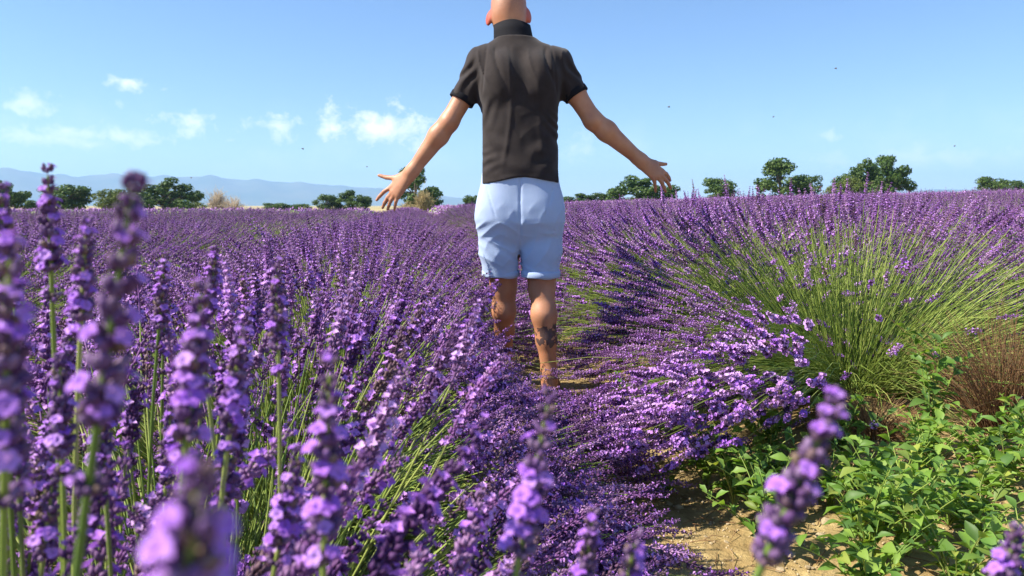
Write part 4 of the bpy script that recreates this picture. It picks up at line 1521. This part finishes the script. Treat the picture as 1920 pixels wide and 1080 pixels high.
# (x, y, height, width, kind, label)
TREES = [
    (-40.6, 60.0, 3.13, 3.86, 'wide', 'dark oak beside the slender tall lavender stalk, cut by the picture edge'),
    (-42.1, 66.0, 1.47, 1.70, 'round', 'small bushy tree between the first two dark oaks'),
    (-39.3, 66.0, 2.95, 4.15, 'round2', 'round dark oak right behind the slender tall lavender stalk'),
    (-34.2, 64.0, 2.35, 2.74, 'yellow', 'light yellow-green tree at the left flank of the biggest oak'),
    (-34.5, 68.0, 2.92, 3.89, 'wide2', 'broad oak partly behind the tall blurred lavender stalk'),
    (-30.6, 66.0, 3.50, 6.22, 'wide', 'biggest dark oak of the left group, standing open on its right'),
    (-29.5, 70.0, 1.31, 2.20, 'yellow', 'low bush at the right foot of the biggest dark oak'),
    (-28.1, 90.0, 1.31, 3.34, 'round', 'far low bush halfway between the pale shrub and the paired trees'),
    (-25.8, 92.0, 1.19, 2.63, 'round2', 'farthest low bush right of the halfway one'),
    (-19.7, 80.0, 2.27, 2.74, 'round2', "smaller tree of the pair near the man's left hand"),
    (-17.0, 80.0, 2.50, 4.11, 'wide2', "wider tree of the pair near the man's left hand"),
    (-7.7, 60.0, 3.72, 3.77, 'open', "open ragged tree behind the man's left wrist"),
    (-4.0, 75.0, 1.94, 1.93, 'round', "small tree peeping out beside the man's shorts"),
    (8.4, 95.0, 1.85, 4.61, 'wide2', "low far hedge bush right of the man's waist"),
    (11.3, 95.0, 2.05, 3.80, 'round', 'low far bush next to the wide tree under the right hand'),
    (12.3, 70.0, 3.29, 6.60, 'wide', "wide low tree under the man's right hand"),
    (19.9, 72.0, 3.04, 3.29, 'round', 'lone round tree between the right hand and the pointed tree'),
    (24.9, 70.0, 4.18, 3.60, 'cone', 'tall pointed tree with a smaller neighbour'),
    (28.2, 72.0, 3.22, 2.88, 'round2', 'smaller tree leaning against the pointed one'),
    (34.0, 80.0, 2.02, 1.60, 'yellow', 'small pale bush before the twin-crowned oak'),
    (30.3, 66.0, 4.21, 4.15, 'wide', 'left half of the twin-crowned oak, yellowish at its foot'),
    (33.8, 68.0, 4.33, 4.66, 'wide2', 'right dark half of the twin-crowned oak'),
    (27.8, 62.0, 2.53, 2.30, 'yellow', 'yellow-green sapling at the foot of the twin-crowned oak'),
    (54.2, 85.0, 3.11, 3.89, 'round', 'round tree beyond the right end of the field'),
    (60.0, 90.0, 2.51, 4.37, 'wide2', 'low tree next to the round one beyond the right end'),
]

WID = {'wide': 1.24, 'wide2': 1.24, 'round': .86, 'round2': .86, 'cone': .72, 'open': .86, 'yellow': .86}
rt = random.Random(4)
for x, y, h, wd, kd, lb in TREES:
    root = empty('oak_tree' if kd != 'yellow' else 'young_tree', (x, y, float(gz(x, y)) - .1))
    tag(root, lb, 'tree', 'trees beyond the lavender field')
    s_ = wd / WID[kd]
    h = h * 1.06 + .1
    s_ *= 1.16
    root.scale = (s_, s_, h * 1.03)
    root.rotation_euler.z = rt.uniform(0, 6.28)
    obj('crown', KIND[kd][0], root)
    obj('trunk', KIND[kd][1], root)
stalks('dry_shrub', -23.5, 60, 150, 2.3, .85, M_PALE, .022, 'pale bleached leafless shrub, the taller of two, before the blue hills', 'dry shrub', 21, 'bleached shrubs', 500, .7)
stalks('dry_shrub', -21.5, 58, 120, 1.7, .95, M_PALE, .018, 'pale bleached leafless shrub, the shorter of two, before the blue hills', 'dry shrub', 22, 'bleached shrubs', 420, .7)
stalks('dry_grass', -6.1, 52, 340, 2.0, .75, M_STRAW, .022, 'tall straw-coloured grass clump at the foot of the ragged tree', 'dry grass', 23, 'straw grass clumps', 500, .7)
stalks('dry_grass', -6.9, 50, 260, 1.15, .9, M_STRAW, .022, 'lower straw-coloured grass clump at the end of the furrow', 'dry grass', 24, 'straw grass clumps', 300, .7)

# ------------------------------------------------------------------ bees over the flowers
M_BEE = coat('bee fur', (.06, .035, .012), .8, (900, .5, .001), ((.16, .09, .02), 400))
M_WING, t, o = new_mat('bee wing')
b = t.n('ShaderNodeBsdfPrincipled')
b.inputs['Base Color'].default_value = (.5, .45, .4, 1)
b.inputs['Alpha'].default_value = .45
b.inputs['Roughness'].default_value = .3
t.l(b.outputs[0], o.inputs[0])
bm = bmesh.new()
for cx, rx, ry in ((-.0045, .0042, .0028), (.0005, .0028, .0028), (.0042, .0018, .0020)):
    m4 = Matrix.LocRotScale(Vector((cx, 0, 0)), None, Vector((rx, ry, ry)))
    bmesh.ops.create_uvsphere(bm, u_segments=10, v_segments=7, radius=1, matrix=m4)
bee_me = bpy.data.meshes.new('body')
bm.to_mesh(bee_me)
bm.free()
bee_me.materials.append(M_BEE)
an = np.linspace(0, 6.283, 10, endpoint=False)
wv = np.stack((.0022 * np.cos(an) - .002, .0045 + .0042 * np.sin(an), .0006 * np.cos(an)), 1)
wv2 = wv + np.array((0, 0, -.00015))
wf = [(0, i, i + 1) for i in range(1, 9)] + [(10, 10 + i + 1, 10 + i) for i in range(1, 9)] + [(i, 10 + i, 10 + (i + 1) % 10) for i in range(10)] + [(i, 10 + (i + 1) % 10, (i + 1) % 10) for i in range(10)]
wing_me = mesh_np('wing', np.concatenate((wv, wv2)), np.array(wf), [M_WING])
BEES = [(-.664, 2.4, 1.019, 'bee flying beside the biggest cloud'), (.452, 2.2, 1.123, 'bee flying above the man\'s right hand'), (1.013, 2.4, 1.267, 'highest bee, flying in clear sky over the twin-crowned oak'),
        (.963, 2.8, 1.165, 'bee flying above the pointed tree'), (1.518, 2.6, 1.043, 'bee flying above the round tree at the field end'), (-1.275, 3.0, .95, 'bee flying over the biggest dark oak'), (-.575, 3.0, .993, 'bee flying by the man\'s left thumb')]
for i, (x, y, z, lb) in enumerate(BEES):
    root = empty('bee', (x, y, z))
    tag(root, lb, 'bee', 'bees in the air')
    root.rotation_euler = (0, rt.uniform(-.5, .2), rt.uniform(0, 6.28))
    root.scale = (.55, .55, .55)
    obj('body', bee_me, root)
    for sx in (1, -1):
        o_ = obj('wing', wing_me, root, (0, 0, .0022))
        o_.scale = (1, sx, 1)
        o_.rotation_euler = (sx * .45, 0, 0)

# ------------------------------------------------------------------ the hazy air
hb = bmesh.new()
bmesh.ops.create_cube(hb, size=1, matrix=Matrix.LocRotScale(Vector((0, 0, 149)), None, Vector((14200, 14200, 302))))
hm = bpy.data.meshes.new('haze')
hb.to_mesh(hm)
hb.free()
M_HAZE, t, o = new_mat('haze')
v = t.n('ShaderNodeVolumePrincipled')
v.inputs['Color'].default_value = (.38, .62, 1.0, 1)
v.inputs['Density'].default_value = 2.1e-4
v.inputs['Anisotropy'].default_value = .1
t.l(v.outputs[0], o.inputs['Volume'])
hm.materials.append(M_HAZE)
hz = obj('haze', hm)
tag(hz, 'pale blue haze that fades the far hills', 'haze', None, 'stuff')
